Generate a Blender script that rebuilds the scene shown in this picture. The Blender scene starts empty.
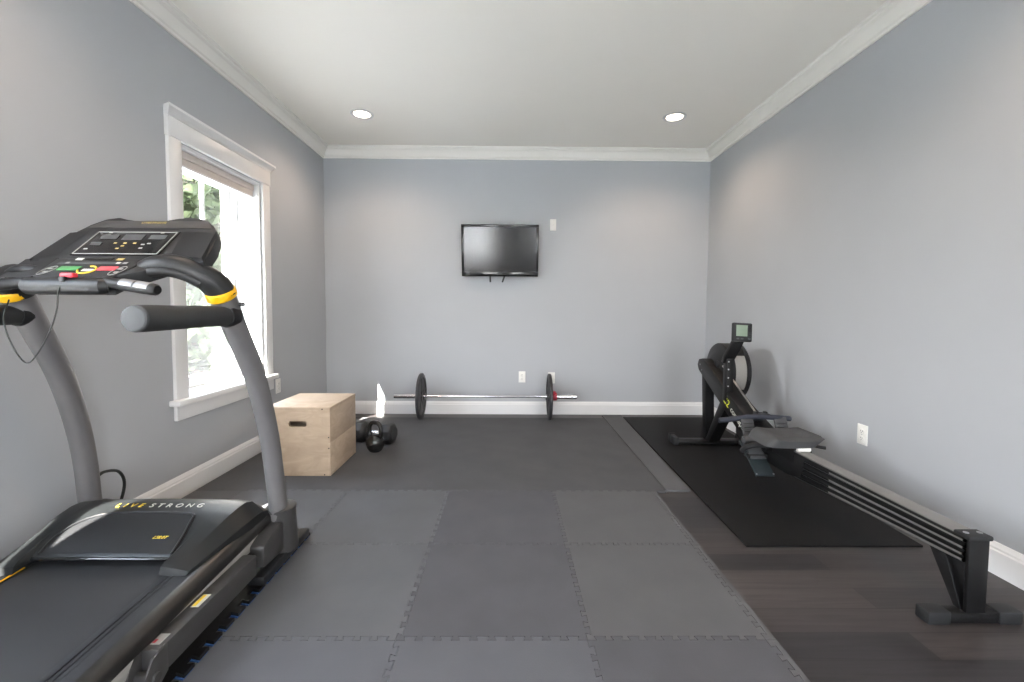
import bpy, bmesh, math, random
from mathutils import Vector, Matrix
random.seed(7)
sc = bpy.context.scene
COL = sc.collection
D = bpy.data

# ------------------------------------------------------------------ camera
cam_d = D.cameras.new('camera'); cam = D.objects.new('camera', cam_d); COL.objects.link(cam)
CAM_PITCH, CAM_YAW, CAM_ROLL = 0.05016, 0.00908, 0.00579
cy_, sy_ = math.cos(CAM_YAW), math.sin(CAM_YAW); cp_, sp_ = math.cos(CAM_PITCH), math.sin(CAM_PITCH)
fwd = Vector((sy_*cp_, cy_*cp_, -sp_)); rt = Vector((cy_, -sy_, 0)); up = rt.cross(fwd)
rt2 = rt*math.cos(CAM_ROLL) + up*math.sin(CAM_ROLL); up2 = up*math.cos(CAM_ROLL) - rt*math.sin(CAM_ROLL)
m = Matrix((rt2, up2, -fwd)).transposed().to_4x4(); m.translation = Vector((0, 0, 1.08))
cam.matrix_world = m
cam_d.sensor_fit = 'HORIZONTAL'; cam_d.sensor_width = 36.0; cam_d.lens = 440/1024*36
cam_d.shift_y = -10.1/1024; cam_d.clip_start = 0.02; cam_d.clip_end = 200
sc.camera = cam

# ------------------------------------------------------------------ colour management, sky, sun
sc.view_settings.view_transform = 'Standard'; sc.view_settings.look = 'None'
sc.view_settings.gamma = 1.0; sc.view_settings.use_curve_mapping = False
sc.view_settings.exposure = 0.46
sc.cycles.use_denoising = True
sc.cycles.max_bounces = 10; sc.cycles.diffuse_bounces = 7; sc.cycles.transparent_max_bounces = 16
sc.cycles.sample_clamp_indirect = 6.0

SKY_STRENGTH = 16.0
SUN_STRENGTH = 75.0
CAN_POWER = 6.0
w = D.worlds.new('sky'); sc.world = w; w.use_nodes = True
wn = w.node_tree; wn.nodes.clear()
wo = wn.nodes.new('ShaderNodeOutputWorld'); bg = wn.nodes.new('ShaderNodeBackground')
tc = wn.nodes.new('ShaderNodeTexCoord'); sx = wn.nodes.new('ShaderNodeSeparateXYZ'); cr = wn.nodes.new('ShaderNodeValToRGB')
wn.links.new(tc.outputs['Generated'], sx.inputs[0]); wn.links.new(sx.outputs['Z'], cr.inputs[0])
cr.color_ramp.elements[0].position = 0.0; cr.color_ramp.elements[0].color = (1.0, 0.99, 0.97, 1)
cr.color_ramp.elements[1].position = 0.7; cr.color_ramp.elements[1].color = (0.66, 0.80, 1.0, 1)
wn.links.new(cr.outputs[0], bg.inputs[0]); bg.inputs[1].default_value = SKY_STRENGTH
wn.links.new(bg.outputs[0], wo.inputs[0])

SUN_DIR = Vector((0.443, 1.0, -0.938)).normalized()
sl = D.lights.new('sun', 'SUN'); sl.energy = SUN_STRENGTH; sl.angle = 0.009; sl.color = (1.0, 0.95, 0.87)
so = D.objects.new('sun', sl); COL.objects.link(so); so.location = (-8, -12, 12)
so.rotation_euler = SUN_DIR.to_track_quat('-Z', 'Y').to_euler()

# ------------------------------------------------------------------ room dimensions
XL, XR, YB, YF, ZC = -1.85, 2.024, 4.48, -2.3, 2.67
WT = 0.25
WIN1 = (2.53, 3.335, 0.56, 2.0)      # y0 y1 z0 z1 on the left wall
WIN2 = (0.12, 1.17, 0.56, 2.0)
DOOR = (-1.75, -0.35, 0.0, 2.15)
FILL_WIN = (0.80, 1.88, 0.35, 2.2)      # x0 x1 z0 z1 on the rear wall       # x0 x1 z0 z1 on the rear wall

def portal(name, loc, normal, sx_, sy_2):
    l = D.lights.new(name, 'AREA'); l.shape = 'RECTANGLE'; l.size = sx_; l.size_y = sy_2; l.cycles.is_portal = True
    o = D.objects.new(name, l); COL.objects.link(o); o.location = loc
    o.rotation_euler = Vector(normal).to_track_quat('-Z', 'Z').to_euler()
portal('window_daylight', (XL-0.24, (WIN1[0]+WIN1[1])/2, 1.28), (1, 0, 0), 0.95, 1.5)
portal('window_daylight', (XL-0.24, (WIN2[0]+WIN2[1])/2, 1.28), (1, 0, 0), 0.95, 1.5)
portal('door_daylight', ((DOOR[0]+DOOR[1])/2, YF-0.2, 1.08), (0, 1, 0), 1.45, 2.2)
portal('window_daylight', ((FILL_WIN[0]+FILL_WIN[1])/2, YF-0.22, (FILL_WIN[2]+FILL_WIN[3])/2), (0, 1, 0), 1.15, 1.9)

# ------------------------------------------------------------------ materials
def S(r, g, b):
    f = lambda c: (c/255/12.92) if c/255 <= 0.04045 else ((c/255+0.055)/1.055)**2.4
    return (f(r), f(g), f(b), 1.0)

def mat(name, rgb, rough=0.5, metal=0.0, var=0.06, scale=18.0, bump=0.0, bscale=120.0, spec=0.5, coat=0.0, emit=None):
    mt = D.materials.new(name); mt.use_nodes = True; nt = mt.node_tree; N = nt.nodes
    b = N['Principled BSDF']; c = S(*rgb)
    t = N.new('ShaderNodeTexCoord'); n = N.new('ShaderNodeTexNoise'); n.inputs['Scale'].default_value = scale; n.inputs['Detail'].default_value = 4
    r = N.new('ShaderNodeValToRGB')
    r.color_ramp.elements[0].position = 0.3; r.color_ramp.elements[1].position = 0.7
    r.color_ramp.elements[0].color = tuple(x*(1-var) for x in c[:3])+(1,)
    r.color_ramp.elements[1].color = tuple(min(1, x*(1+var)) for x in c[:3])+(1,)
    nt.links.new(t.outputs['Object'], n.inputs['Vector']); nt.links.new(n.outputs['Fac'], r.inputs[0]); nt.links.new(r.outputs[0], b.inputs['Base Color'])
    b.inputs['Roughness'].default_value = rough; b.inputs['Metallic'].default_value = metal
    b.inputs['Specular IOR Level'].default_value = spec; b.inputs['Coat Weight'].default_value = coat
    if bump:
        n2 = N.new('ShaderNodeTexNoise'); n2.inputs['Scale'].default_value = bscale; n2.inputs['Detail'].default_value = 3
        bp = N.new('ShaderNodeBump'); bp.inputs['Strength'].default_value = bump; bp.inputs['Distance'].default_value = 0.002
        nt.links.new(t.outputs['Object'], n2.inputs['Vector']); nt.links.new(n2.outputs['Fac'], bp.inputs['Height']); nt.links.new(bp.outputs[0], b.inputs['Normal'])
    if emit:
        b.inputs['Emission Color'].default_value = S(*emit[0]); b.inputs['Emission Strength'].default_value = emit[1]
    return mt

M = {}
M['wall'] = mat('wall_paint', (172, 175, 179), 0.6, var=0.012, scale=3, bump=0.04, bscale=300, spec=0.35)
M['ceiling'] = mat('ceiling_paint', (249, 246, 238), 0.8, var=0.008, scale=2, spec=0.2)
M['trim'] = mat('white_trim_paint', (224, 224, 224), 0.35, var=0.01, scale=6)
M['crown'] = mat('white_crown_paint', (238, 236, 230), 0.5, var=0.01, scale=6)
M['foam_mid'] = mat('mid_grey_foam', (83, 84, 87), 0.7, spec=0.25, var=0.07, scale=5, bump=0.25, bscale=260)
M['foam_light'] = mat('light_grey_foam', (83, 83, 85), 0.7, spec=0.25, var=0.06, scale=5, bump=0.25, bscale=260)
M['foam_sheen'] = mat('bluish_sheen_foam', (84, 85, 90), 0.66, spec=0.25, var=0.06, scale=5, bump=0.25, bscale=260)  # bluish daylight sheen on two near tiles put into the foam colour
M['foam_dark'] = mat('dark_grey_foam', (76, 76, 80), 0.7, spec=0.25, var=0.08, scale=5, bump=0.25, bscale=260)
M['foam_back'] = mat('worn_grey_foam', (74, 74, 76), 0.7, spec=0.25, var=0.10, scale=4, bump=0.25, bscale=260)
M['rubber'] = mat('black_rubber_mat', (13, 13, 14), 0.65, spec=0.22, var=0.15, scale=3, bump=0.15, bscale=400)
M['blue_foam'] = mat('blue_foam', (40, 80, 138), 0.7)
M['black'] = mat('black_plastic', (28, 29, 31), 0.42, spec=0.35, var=0.08, bump=0.06, bscale=500)
M['black_soft'] = mat('matte_black_plastic', (36, 37, 39), 0.6, spec=0.35, var=0.08, bump=0.1, bscale=600)
M['rail_gloss'] = mat('satin_black_trim', (24, 23, 22), 0.3, var=0.04)
M['black_gloss'] = mat('gloss_black', (18, 18, 20), 0.12, var=0.05)
M['rubber_grip'] = mat('padded_black_foam', (42, 43, 44), 0.75, var=0.08, bump=0.15, bscale=500)
M['grip_cap'] = mat('grey_cap_plastic', (62, 64, 67), 0.5)
M['tube_grey'] = mat('grey_metallic_paint', (108, 107, 108), 0.46, metal=0.25, var=0.03)
M['frame_grey'] = mat('dark_metallic_paint', (60, 59, 59), 0.45, metal=0.15, var=0.05)
M['deck_grey'] = mat('pale_grey_paint', (150, 148, 145), 0.4, var=0.03)
M['steel_strip'] = mat('brushed_grey_steel', (150, 148, 145), 0.4, metal=0.7, var=0.05)
M['yellow'] = mat('yellow_plastic', (245, 184, 18), 0.4, var=0.04)
M['red'] = mat('red_plastic', (196, 44, 56), 0.4)
M['crimson'] = mat('crimson_plastic', (160, 32, 56), 0.4)
M['green'] = mat('green_button', (70, 128, 78), 0.45)
M['red_button'] = mat('red_button', (190, 68, 76), 0.45)
M['silver'] = mat('silver_metal', (150, 151, 154), 0.4, metal=0.5, var=0.03)
M['label_white'] = mat('pale_print', (205, 205, 196), 0.5)
M['label_grey'] = mat('grey_print', (150, 150, 148), 0.5)
M['label_yellow'] = mat('yellow_print', (226, 196, 62), 0.5)
M['label_tan'] = mat('tan_print', (168, 150, 92), 0.5)
M['lcd'] = mat('dark_display_glass', (74, 76, 78), 0.2, var=0.04)
M['belt'] = mat('black_running_belt', (40, 41, 43), 0.6, spec=0.3, var=0.10, scale=6, bump=0.2, bscale=900)
M['rail_plastic'] = mat('ribbed_dark_plastic', (36, 38, 41), 0.5, spec=0.3, var=0.06, bump=0.1, bscale=600)
M['hood'] = mat('satin_black_hood', (25, 27, 28), 0.36, spec=0.35, var=0.06, bump=0.04, bscale=700)
M['hood_panel'] = mat('matt_hood_panel', (30, 31, 33), 0.55, spec=0.3, var=0.08, bump=0.1, bscale=700)
M['ply_edge'] = mat('birch_edge', (226, 196, 160), 0.55, var=0.08, scale=40)
M['chrome'] = mat('chrome', (215, 215, 218), 0.15, metal=1.0, var=0.02)
M['iron'] = mat('black_cast_iron', (38, 38, 40), 0.45, var=0.2, scale=30, bump=0.2, bscale=300)
M['plate_iron'] = mat('grey_black_iron', (44, 44, 47), 0.5, var=0.15, scale=25, bump=0.2, bscale=300)
M['hex_rubber'] = mat('hex_rubber', (24, 24, 26), 0.55, var=0.15, bump=0.15, bscale=300)
M['kettle'] = mat('gloss_black_iron', (26, 26, 27), 0.25, var=0.1, bump=0.1, bscale=200)
M['rower'] = mat('rower_black_paint', (18, 18, 19), 0.42, spec=0.3, var=0.06)
M['rower_rail'] = mat('black_anodised_rail', (36, 37, 38), 0.28, metal=0.6, var=0.05)
M['seat'] = mat('grey_moulded_foam', (62, 63, 65), 0.75, var=0.05, bump=0.1, bscale=500)
M['teal'] = mat('dark_teal_plastic', (38, 46, 49), 0.45, var=0.08)
M['grey_plastic'] = mat('grey_plastic', (66, 67, 69), 0.55, var=0.05)
M['navy_grip'] = mat('navy_rubber', (42, 46, 58), 0.6, var=0.06)
M['lime'] = mat('lime_print', (206, 214, 40), 0.5)
M['lcd_green'] = mat('lcd_grey_green', (132, 148, 132), 0.25, var=0.03)
M['mesh_grey'] = mat('grey_perforated_steel', (150, 148, 144), 0.5, metal=0.3, var=0.04, scale=200)
M['tv_screen'] = mat('tv_glass', (14, 14, 15), 0.16, var=0.02)
M['plate_white'] = mat('white_plastic', (232, 231, 226), 0.35, var=0.01)
M['slot'] = mat('dark_slot', (40, 38, 36), 0.7)
M['blind'] = mat('blush_grey_blind', (205, 196, 190), 0.8, var=0.03, scale=30)
M['grass'] = mat('lawn_grass', (52, 58, 42), 0.9, var=0.25, scale=3)
def leaves():
    mt = D.materials.new('tree_leaves'); mt.use_nodes = True; nt = mt.node_tree; N = nt.nodes; N.clear()
    o = N.new('ShaderNodeOutputMaterial'); df = N.new('ShaderNodeBsdfDiffuse'); tl = N.new('ShaderNodeBsdfTranslucent'); mx = N.new('ShaderNodeMixShader')
    t = N.new('ShaderNodeTexCoord'); n = N.new('ShaderNodeTexNoise'); n.inputs['Scale'].default_value = 1.6; r = N.new('ShaderNodeValToRGB')
    r.color_ramp.elements[0].position = 0.35; r.color_ramp.elements[1].position = 0.65
    r.color_ramp.elements[0].color = (0.072, 0.100, 0.050, 1); r.color_ramp.elements[1].color = (0.092, 0.116, 0.068, 1)
    nt.links.new(t.outputs['Object'], n.inputs['Vector']); nt.links.new(n.outputs['Fac'], r.inputs[0])
    nt.links.new(r.outputs[0], df.inputs[0]); nt.links.new(r.outputs[0], tl.inputs[0]); mx.inputs[0].default_value = 0.5
    nt.links.new(df.outputs[0], mx.inputs[1]); nt.links.new(tl.outputs[0], mx.inputs[2]); nt.links.new(mx.outputs[0], o.inputs[0])
    return mt
M['leaf'] = leaves()
M['bark'] = mat('tree_bark', (112, 98, 84), 0.9, var=0.2, scale=12)
M['bounce_ground'] = mat('pale_bounce_surface', (232, 231, 228), 0.85, var=0.05, scale=4)  # near-white, for the added ground that throws sunlight indoors
M['brick_out'] = mat('exterior_siding', (200, 200, 196), 0.8, var=0.05, scale=8)
M['cord'] = mat('black_cord', (28, 34, 32), 0.5)
M['lens'] = mat('lit_lamp_lens', (255, 240, 220), 0.5, emit=((255, 236, 214), 14.0))

def plywood():
    mt = D.materials.new('birch_plywood'); mt.use_nodes = True; nt = mt.node_tree; N = nt.nodes; b = N['Principled BSDF']
    t = N.new('ShaderNodeTexCoord'); mp = N.new('ShaderNodeMapping'); mp.inputs['Scale'].default_value = (2.2, 2.2, 5.5)
    n = N.new('ShaderNodeTexNoise'); n.inputs['Scale'].default_value = 3.0; n.inputs['Detail'].default_value = 7; n.inputs['Distortion'].default_value = 1.3
    r = N.new('ShaderNodeValToRGB'); r.color_ramp.elements[0].position = 0.32; r.color_ramp.elements[1].position = 0.72
    r.color_ramp.elements[0].color = S(172, 152, 130); r.color_ramp.elements[1].color = S(190, 170, 148)
    nt.links.new(t.outputs['Object'], mp.inputs[0]); nt.links.new(mp.outputs[0], n.inputs['Vector'])
    nt.links.new(n.outputs['Fac'], r.inputs[0]); nt.links.new(r.outputs[0], b.inputs['Base Color']); b.inputs['Roughness'].default_value = 0.5
    return mt
M['ply'] = plywood()

def hardwood():
    mt = D.materials.new('dark_hardwood_planks'); mt.use_nodes = True; nt = mt.node_tree; N = nt.nodes; b = N['Principled BSDF']
    t = N.new('ShaderNodeTexCoord')
    br = N.new('ShaderNodeTexBrick'); br.inputs['Scale'].default_value = 1.0
    br.inputs['Brick Width'].default_value = 1.35; br.inputs['Row Height'].default_value = 0.118; br.inputs['Mortar Size'].default_value = 0.0012
    br.inputs['Color1'].default_value = S(44, 42, 44); br.inputs['Color2'].default_value = S(69, 64, 63); br.inputs['Mortar'].default_value = S(36, 34, 35)
    br.inputs['Bias'].default_value = -0.1; br.offset = 0.37
    mp = N.new('ShaderNodeMapping'); mp.inputs['Scale'].default_value = (1.2, 22, 1)
    n = N.new('ShaderNodeTexNoise'); n.inputs['Scale'].default_value = 2.5; n.inputs['Detail'].default_value = 8; n.inputs['Distortion'].default_value = 0.8
    mx = N.new('ShaderNodeMix'); mx.data_type = 'RGBA'; mx.blend_type = 'MULTIPLY'; mx.inputs['Factor'].default_value = 0.6
    r = N.new('ShaderNodeValToRGB'); r.color_ramp.elements[0].color = (0.55, 0.53, 0.53, 1); r.color_ramp.elements[1].color = (1.25, 1.2, 1.18, 1)
    r.color_ramp.elements[0].position = 0.3; r.color_ramp.elements[1].position = 0.7
    nt.links.new(t.outputs['Object'], br.inputs['Vector']); nt.links.new(t.outputs['Object'], mp.inputs[0]); nt.links.new(mp.outputs[0], n.inputs['Vector'])
    nt.links.new(n.outputs['Fac'], r.inputs[0]); nt.links.new(br.outputs['Color'], mx.inputs['A']); nt.links.new(r.outputs[0], mx.inputs['B'])
    nt.links.new(mx.outputs['Result'], b.inputs['Base Color']); b.inputs['Roughness'].default_value = 0.4; b.inputs['Specular IOR Level'].default_value = 0.35
    return mt
M['hardwood'] = hardwood()

def glass(name, tint=(1, 1, 1, 1), fac=0.06):
    mt = D.materials.new(name); mt.use_nodes = True; nt = mt.node_tree; N = nt.nodes; N.clear()
    o = N.new('ShaderNodeOutputMaterial'); tr = N.new('ShaderNodeBsdfTransparent'); gl = N.new('ShaderNodeBsdfGlossy'); mx = N.new('ShaderNodeMixShader')
    tr.inputs[0].default_value = tint; gl.inputs['Roughness'].default_value = 0.02; mx.inputs[0].default_value = fac
    nt.links.new(tr.outputs[0], mx.inputs[1]); nt.links.new(gl.outputs[0], mx.inputs[2]); nt.links.new(mx.outputs[0], o.inputs[0])
    return mt
M['glass'] = glass('window_glass')
def screen_mesh():
    mt = D.materials.new('pale_insect_screen'); mt.use_nodes = True; nt = mt.node_tree; N = nt.nodes; N.clear()
    o = N.new('ShaderNodeOutputMaterial'); tr = N.new('ShaderNodeBsdfTransparent'); df = N.new('ShaderNodeBsdfDiffuse'); tl = N.new('ShaderNodeBsdfTranslucent')
    mx = N.new('ShaderNodeMixShader'); m2 = N.new('ShaderNodeMixShader')
    df.inputs[0].default_value = (0.4, 0.4, 0.4, 1); tl.inputs[0].default_value = (0.4, 0.4, 0.4, 1); mx.inputs[0].default_value = 0.08; m2.inputs[0].default_value = 0.5
    nt.links.new(df.outputs[0], m2.inputs[1]); nt.links.new(tl.outputs[0], m2.inputs[2])
    nt.links.new(tr.outputs[0], mx.inputs[1]); nt.links.new(m2.outputs[0], mx.inputs[2]); nt.links.new(mx.outputs[0], o.inputs[0])
    return mt
M['screen_mesh'] = screen_mesh()

# ------------------------------------------------------------------ mesh builder
ORIGIN = {}
class MB:
    """collects shapes in world coordinates, then links them as ONE mesh object"""
    def __init__(s): s.bm = bmesh.new()
    def _add(s, tmp):
        me = D.meshes.new('tmp'); tmp.to_mesh(me); tmp.free(); s.bm.from_mesh(me); D.meshes.remove(me)
    def box(s, c, size, rot=None, bev=0.0, seg=2):
        t = bmesh.new(); bmesh.ops.create_cube(t, size=1.0)
        for v in t.verts: v.co = Vector((v.co.x*size[0], v.co.y*size[1], v.co.z*size[2]))
        if bev: bmesh.ops.bevel(t, geom=list(t.edges), offset=bev, segments=seg, affect='EDGES', profile=0.5)
        for v in t.verts: v.co = (rot @ v.co if rot else v.co) + Vector(c)
        s._add(t); return s
    def bx(s, x0, x1, y0, y1, z0, z1, bev=0.0):
        return s.box(((x0+x1)/2, (y0+y1)/2, (z0+z1)/2), (abs(x1-x0), abs(y1-y0), abs(z1-z0)), None, bev)
    def prism(s, pts, vec, bev=0.0):
        t = bmesh.new(); vec = Vector(vec)
        a = [t.verts.new(Vector(p)) for p in pts]; b = [t.verts.new(Vector(p)+vec) for p in pts]; n = len(pts)
        fa = [t.faces.new(a), t.faces.new(list(reversed(b)))]
        for i in range(n): t.faces.new((a[i], b[i], b[(i+1) % n], a[(i+1) % n]))
        bmesh.ops.recalc_face_normals(t, faces=t.faces)
        if n > 24: bmesh.ops.triangulate(t, faces=fa, ngon_method='EAR_CLIP')
        if bev:
            bmesh.ops.bevel(t, geom=list(t.edges), offset=bev, segments=2, affect='EDGES', profile=0.5)
        s._add(t); return s
    def lathe(s, prof, origin, axis, seg=40, ang0=0.0, ang1=2*math.pi):
        t = bmesh.new(); q = Vector(axis).normalized().to_track_quat('Z', 'Y'); origin = Vector(origin)
        full = abs(ang1-ang0-2*math.pi) < 1e-6; rings = []
        for r, h in prof:
            if r < 1e-6: rings.append([t.verts.new(q @ Vector((0, 0, h)) + origin)]); continue
            k = seg if full else seg+1
            rings.append([t.verts.new(q @ Vector((r*math.cos(ang0+(ang1-ang0)*i/seg), r*math.sin(ang0+(ang1-ang0)*i/seg), h)) + origin) for i in range(k)])
        for A, B in zip(rings, rings[1:]):
            n = max(len(A), len(B))
            for i in range(n if full else n-1):
                j = (i+1) % n
                if len(A) == 1 and len(B) == 1: continue
                if len(A) == 1: t.faces.new((A[0], B[j], B[i]))
                elif len(B) == 1: t.faces.new((A[i], A[j], B[0]))
                else: t.faces.new((A[i], A[j], B[j], B[i]))
        bmesh.ops.recalc_face_normals(t, faces=t.faces)
        s._add(t); return s
    def cyl(s, p0, p1, r0, r1=None, seg=24, bev=0.0):
        p0, p1 = Vector(p0), Vector(p1); L = (p1-p0).length; r1 = r0 if r1 is None else r1
        b = bev
        prof = [(0, 0), (r0-b, 0), (r0, b), (r1, L-b), (r1-b, L), (0, L)] if b else [(0, 0), (r0, 0), (r1, L), (0, L)]
        return s.lathe(prof, p0, p1-p0, seg)
    def tube(s, pts, rad, seg=16, flat=None, side=None, caps=True):
        """swept tube; rad number or list; flat = list/number scale across 'side' direction"""
        t = bmesh.new(); pts = [Vector(p) for p in pts]; n = len(pts)
        rad = rad if isinstance(rad, (list, tuple)) else [rad]*n
        fl = flat if isinstance(flat, (list, tuple)) else [flat or 1.0]*n
        tan = [(pts[min(i+1, n-1)]-pts[max(i-1, 0)]).normalized() for i in range(n)]
        sd = Vector(side) if side else (Vector((0, 0, 1)) if abs(tan[0].z) < 0.9 else Vector((1, 0, 0)))
        rings = []
        for i in range(n):
            u = (sd - tan[i]*sd.dot(tan[i])).normalized(); v = tan[i].cross(u)
            if not side: sd = u
            rings.append([t.verts.new(pts[i] + u*math.cos(a)*rad[i]*fl[i] + v*math.sin(a)*rad[i]) for a in (2*math.pi*k/seg for k in range(seg))])
        for A, B in zip(rings, rings[1:]):
            for k in range(seg): t.faces.new((A[k], A[(k+1) % seg], B[(k+1) % seg], B[k]))
        if caps: t.faces.new(list(reversed(rings[0]))); t.faces.new(rings[-1])
        bmesh.ops.recalc_face_normals(t, faces=t.faces)
        s._add(t); return s
    def sphere(s, c, r, sc3=(1, 1, 1), u=28, v=18):
        t = bmesh.new(); bmesh.ops.create_uvsphere(t, u_segments=u, v_segments=v, radius=r)
        for q in t.verts: q.co = Vector((q.co.x*sc3[0], q.co.y*sc3[1], q.co.z*sc3[2])) + Vector(c)
        s._add(t); return s
    def grid(s, rows):
        t = bmesh.new(); R = [[t.verts.new(Vector(p)) for p in row] for row in rows]
        for A, B in zip(R, R[1:]):
            for i in range(len(A)-1): t.faces.new((A[i], A[i+1], B[i+1], B[i]))
        bmesh.ops.recalc_face_normals(t, faces=t.faces)
        s._add(t); return s
    def build(s, name, material, parent=None, origin=None, angle=35):
        me = D.meshes.new(name); s.bm.to_mesh(me); s.bm.free()
        o = D.objects.new(name, me); COL.objects.link(o)
        mats = material if isinstance(material, (list, tuple)) else [material]
        for mm in mats: me.materials.append(mm)
        off = ORIGIN[parent.name] if parent else Vector(origin or (0, 0, 0))
        me.transform(Matrix.Translation(-off))
        for p in me.polygons: p.use_smooth = True
        me.set_sharp_from_angle(angle=math.radians(angle))
        if parent: o.parent = parent
        else: o.location = off
        ORIGIN[o.name] = off
        return o

def smooth(pts, k=6):
    P = [Vector(p) for p in pts]; P = [P[0]*2-P[1]] + P + [P[-1]*2-P[-2]]; out = []
    for i in range(1, len(P)-2):
        for j in range(k):
            t = j/k; a, b, c, d = P[i-1:i+3]
            out.append(0.5*((2*b)+(c-a)*t+(2*a-5*b+4*c-d)*t*t+(3*b-a-3*c+d)*t**3))
    out.append(P[-2]); return out
def lerp_list(vals, n):
    out = []
    for i in range(n):
        f = i/(n-1)*(len(vals)-1); k = min(int(f), len(vals)-2); out.append(vals[k]+(vals[k+1]-vals[k])*(f-k))
    return out

def tag(o, label, cat, group=None):
    o['label'] = label; o['category'] = cat
    if group: o['group'] = group
    return o
def thing(name, label, cat, loc, group=None):
    o = D.objects.new(name, None); COL.objects.link(o); o.location = loc; o.empty_display_size = 0.1
    ORIGIN[o.name] = Vector(loc); return tag(o, label, cat, group)
def struct(o): o['kind'] = 'structure'; return o
def struct_root(name, loc):
    o = D.objects.new(name, None); COL.objects.link(o); o.location = loc; ORIGIN[o.name] = Vector(loc); o['kind'] = 'structure'; return o
def writing(name, text, size, origin, xdir, ydir, material, parent, extrude=0.0006, align='CENTER', shear=0.0, spacing=1.0):
    """flat lettering: text runs along xdir, stands along ydir"""
    cu = D.curves.new(name, 'FONT'); cu.body = text; cu.size = size; cu.extrude = extrude; cu.align_x = align; cu.align_y = 'CENTER'; cu.shear = shear; cu.space_character = spacing
    t = D.objects.new('tmp_text', cu); COL.objects.link(t)
    bpy.context.view_layer.update()
    me = D.meshes.new_from_object(t.evaluated_get(bpy.context.evaluated_depsgraph_get()))
    D.objects.remove(t); D.curves.remove(cu)
    x = Vector(xdir).normalized(); z = x.cross(Vector(ydir)).normalized(); y = z.cross(x)
    mw = Matrix((x, y, z)).transposed().to_4x4(); mw.translation = Vector(origin) - ORIGIN[parent.name]
    me.transform(mw); me.materials.clear(); me.materials.append(material)
    o = D.objects.new(name, me); COL.objects.link(o); o.parent = parent; ORIGIN[o.name] = ORIGIN[parent.name]
    return o

# ------------------------------------------------------------------ room shell
struct(MB().bx(XL-WT, XR+WT, YF-WT, YB+WT, -0.12, 0).build('floor', M['hardwood']))
struct(MB().bx(XL-WT, XR+WT, YF-WT, YB+WT, ZC, ZC+0.12).build('ceiling', M['ceiling']))
struct(MB().bx(XL-WT, XR+WT, YB, YB+WT, 0, ZC).build('wall_back', M['wall']))
struct(MB().bx(XR, XR+WT, YF, YB, 0, ZC).build('wall_right', M['wall']))
wl = MB(); ys = [YF, WIN2[0], WIN2[1], WIN1[0], WIN1[1], YB]
for i in range(5):
    if i in (1, 3):
        wl.bx(XL-WT, XL, ys[i], ys[i+1], 0, WIN1[2]); wl.bx(XL-WT, XL, ys[i], ys[i+1], WIN1[3], ZC)
    else: wl.bx(XL-WT, XL, ys[i], ys[i+1], 0, ZC)
struct(wl.build('wall_left', M['wall']))
wr = MB(); wr.bx(XL-WT, DOOR[0], YF-WT, YF, 0, ZC).bx(DOOR[1], FILL_WIN[0], YF-WT, YF, 0, ZC).bx(FILL_WIN[1], XR+WT, YF-WT, YF, 0, ZC).bx(DOOR[0], DOOR[1], YF-WT, YF, DOOR[3], ZC).bx(FILL_WIN[0], FILL_WIN[1], YF-WT, YF, 0, FILL_WIN[2]).bx(FILL_WIN[0], FILL_WIN[1], YF-WT, YF, FILL_WIN[3], ZC)
struct(wr.build('wall_rear', M['wall']))

BASE = [(0, 0), (0.018, 0), (0.018, 0.098), (0.013, 0.103), (0.013, 0.112), (0.008, 0.12), (0.004, 0.13), (0, 0.13)]
CROWN = [(0, ZC-0.104), (0.012, ZC-0.104), (0.014, ZC-0.090), (0.026, ZC-0.083), (0.034, ZC-0.060), (0.052, ZC-0.036), (0.068, ZC-0.026), (0.070, ZC-0.016), (0.082, ZC-0.012), (0.084, ZC), (0, ZC)]
def run(name, prof, wall, a, b, material):
    """moulding run along a wall, profile = (out from wall, height); mitred against the neighbours"""
    pts = []
    def P(d, h, end):
        if wall == 'left': return (XL+d, (a+d if end == 0 else b-d), h)
        if wall == 'right': return (XR-d, (a+d if end == 0 else b-d), h)
        if wall == 'back': return ((a+d if end == 0 else b-d), YB-d, h)
        return ((a+d if end == 0 else b-d), YF+d, h)
    mb = MB(); A = [P(d, h, 0) for d, h in prof]; B = [P(d, h, 1) for d, h in prof]
    A.append(A[0]); B.append(B[0]); mb.grid([A, B])
    return struct(mb.build(name, material, angle=20))
for wname, a, b in (('left', YF, YB), ('right', YF, YB), ('back', XL, XR)):
    run('baseboard_'+wname, BASE, wname, a, b, M['trim'])
for k, (wname, a, b) in enumerate((('left', YF, YB), ('right', YF, YB), ('back', XL, XR), ('rear', XL, XR))):
    run('trim_%d' % (k+1), CROWN, wname, a, b, M['crown'])

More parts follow.
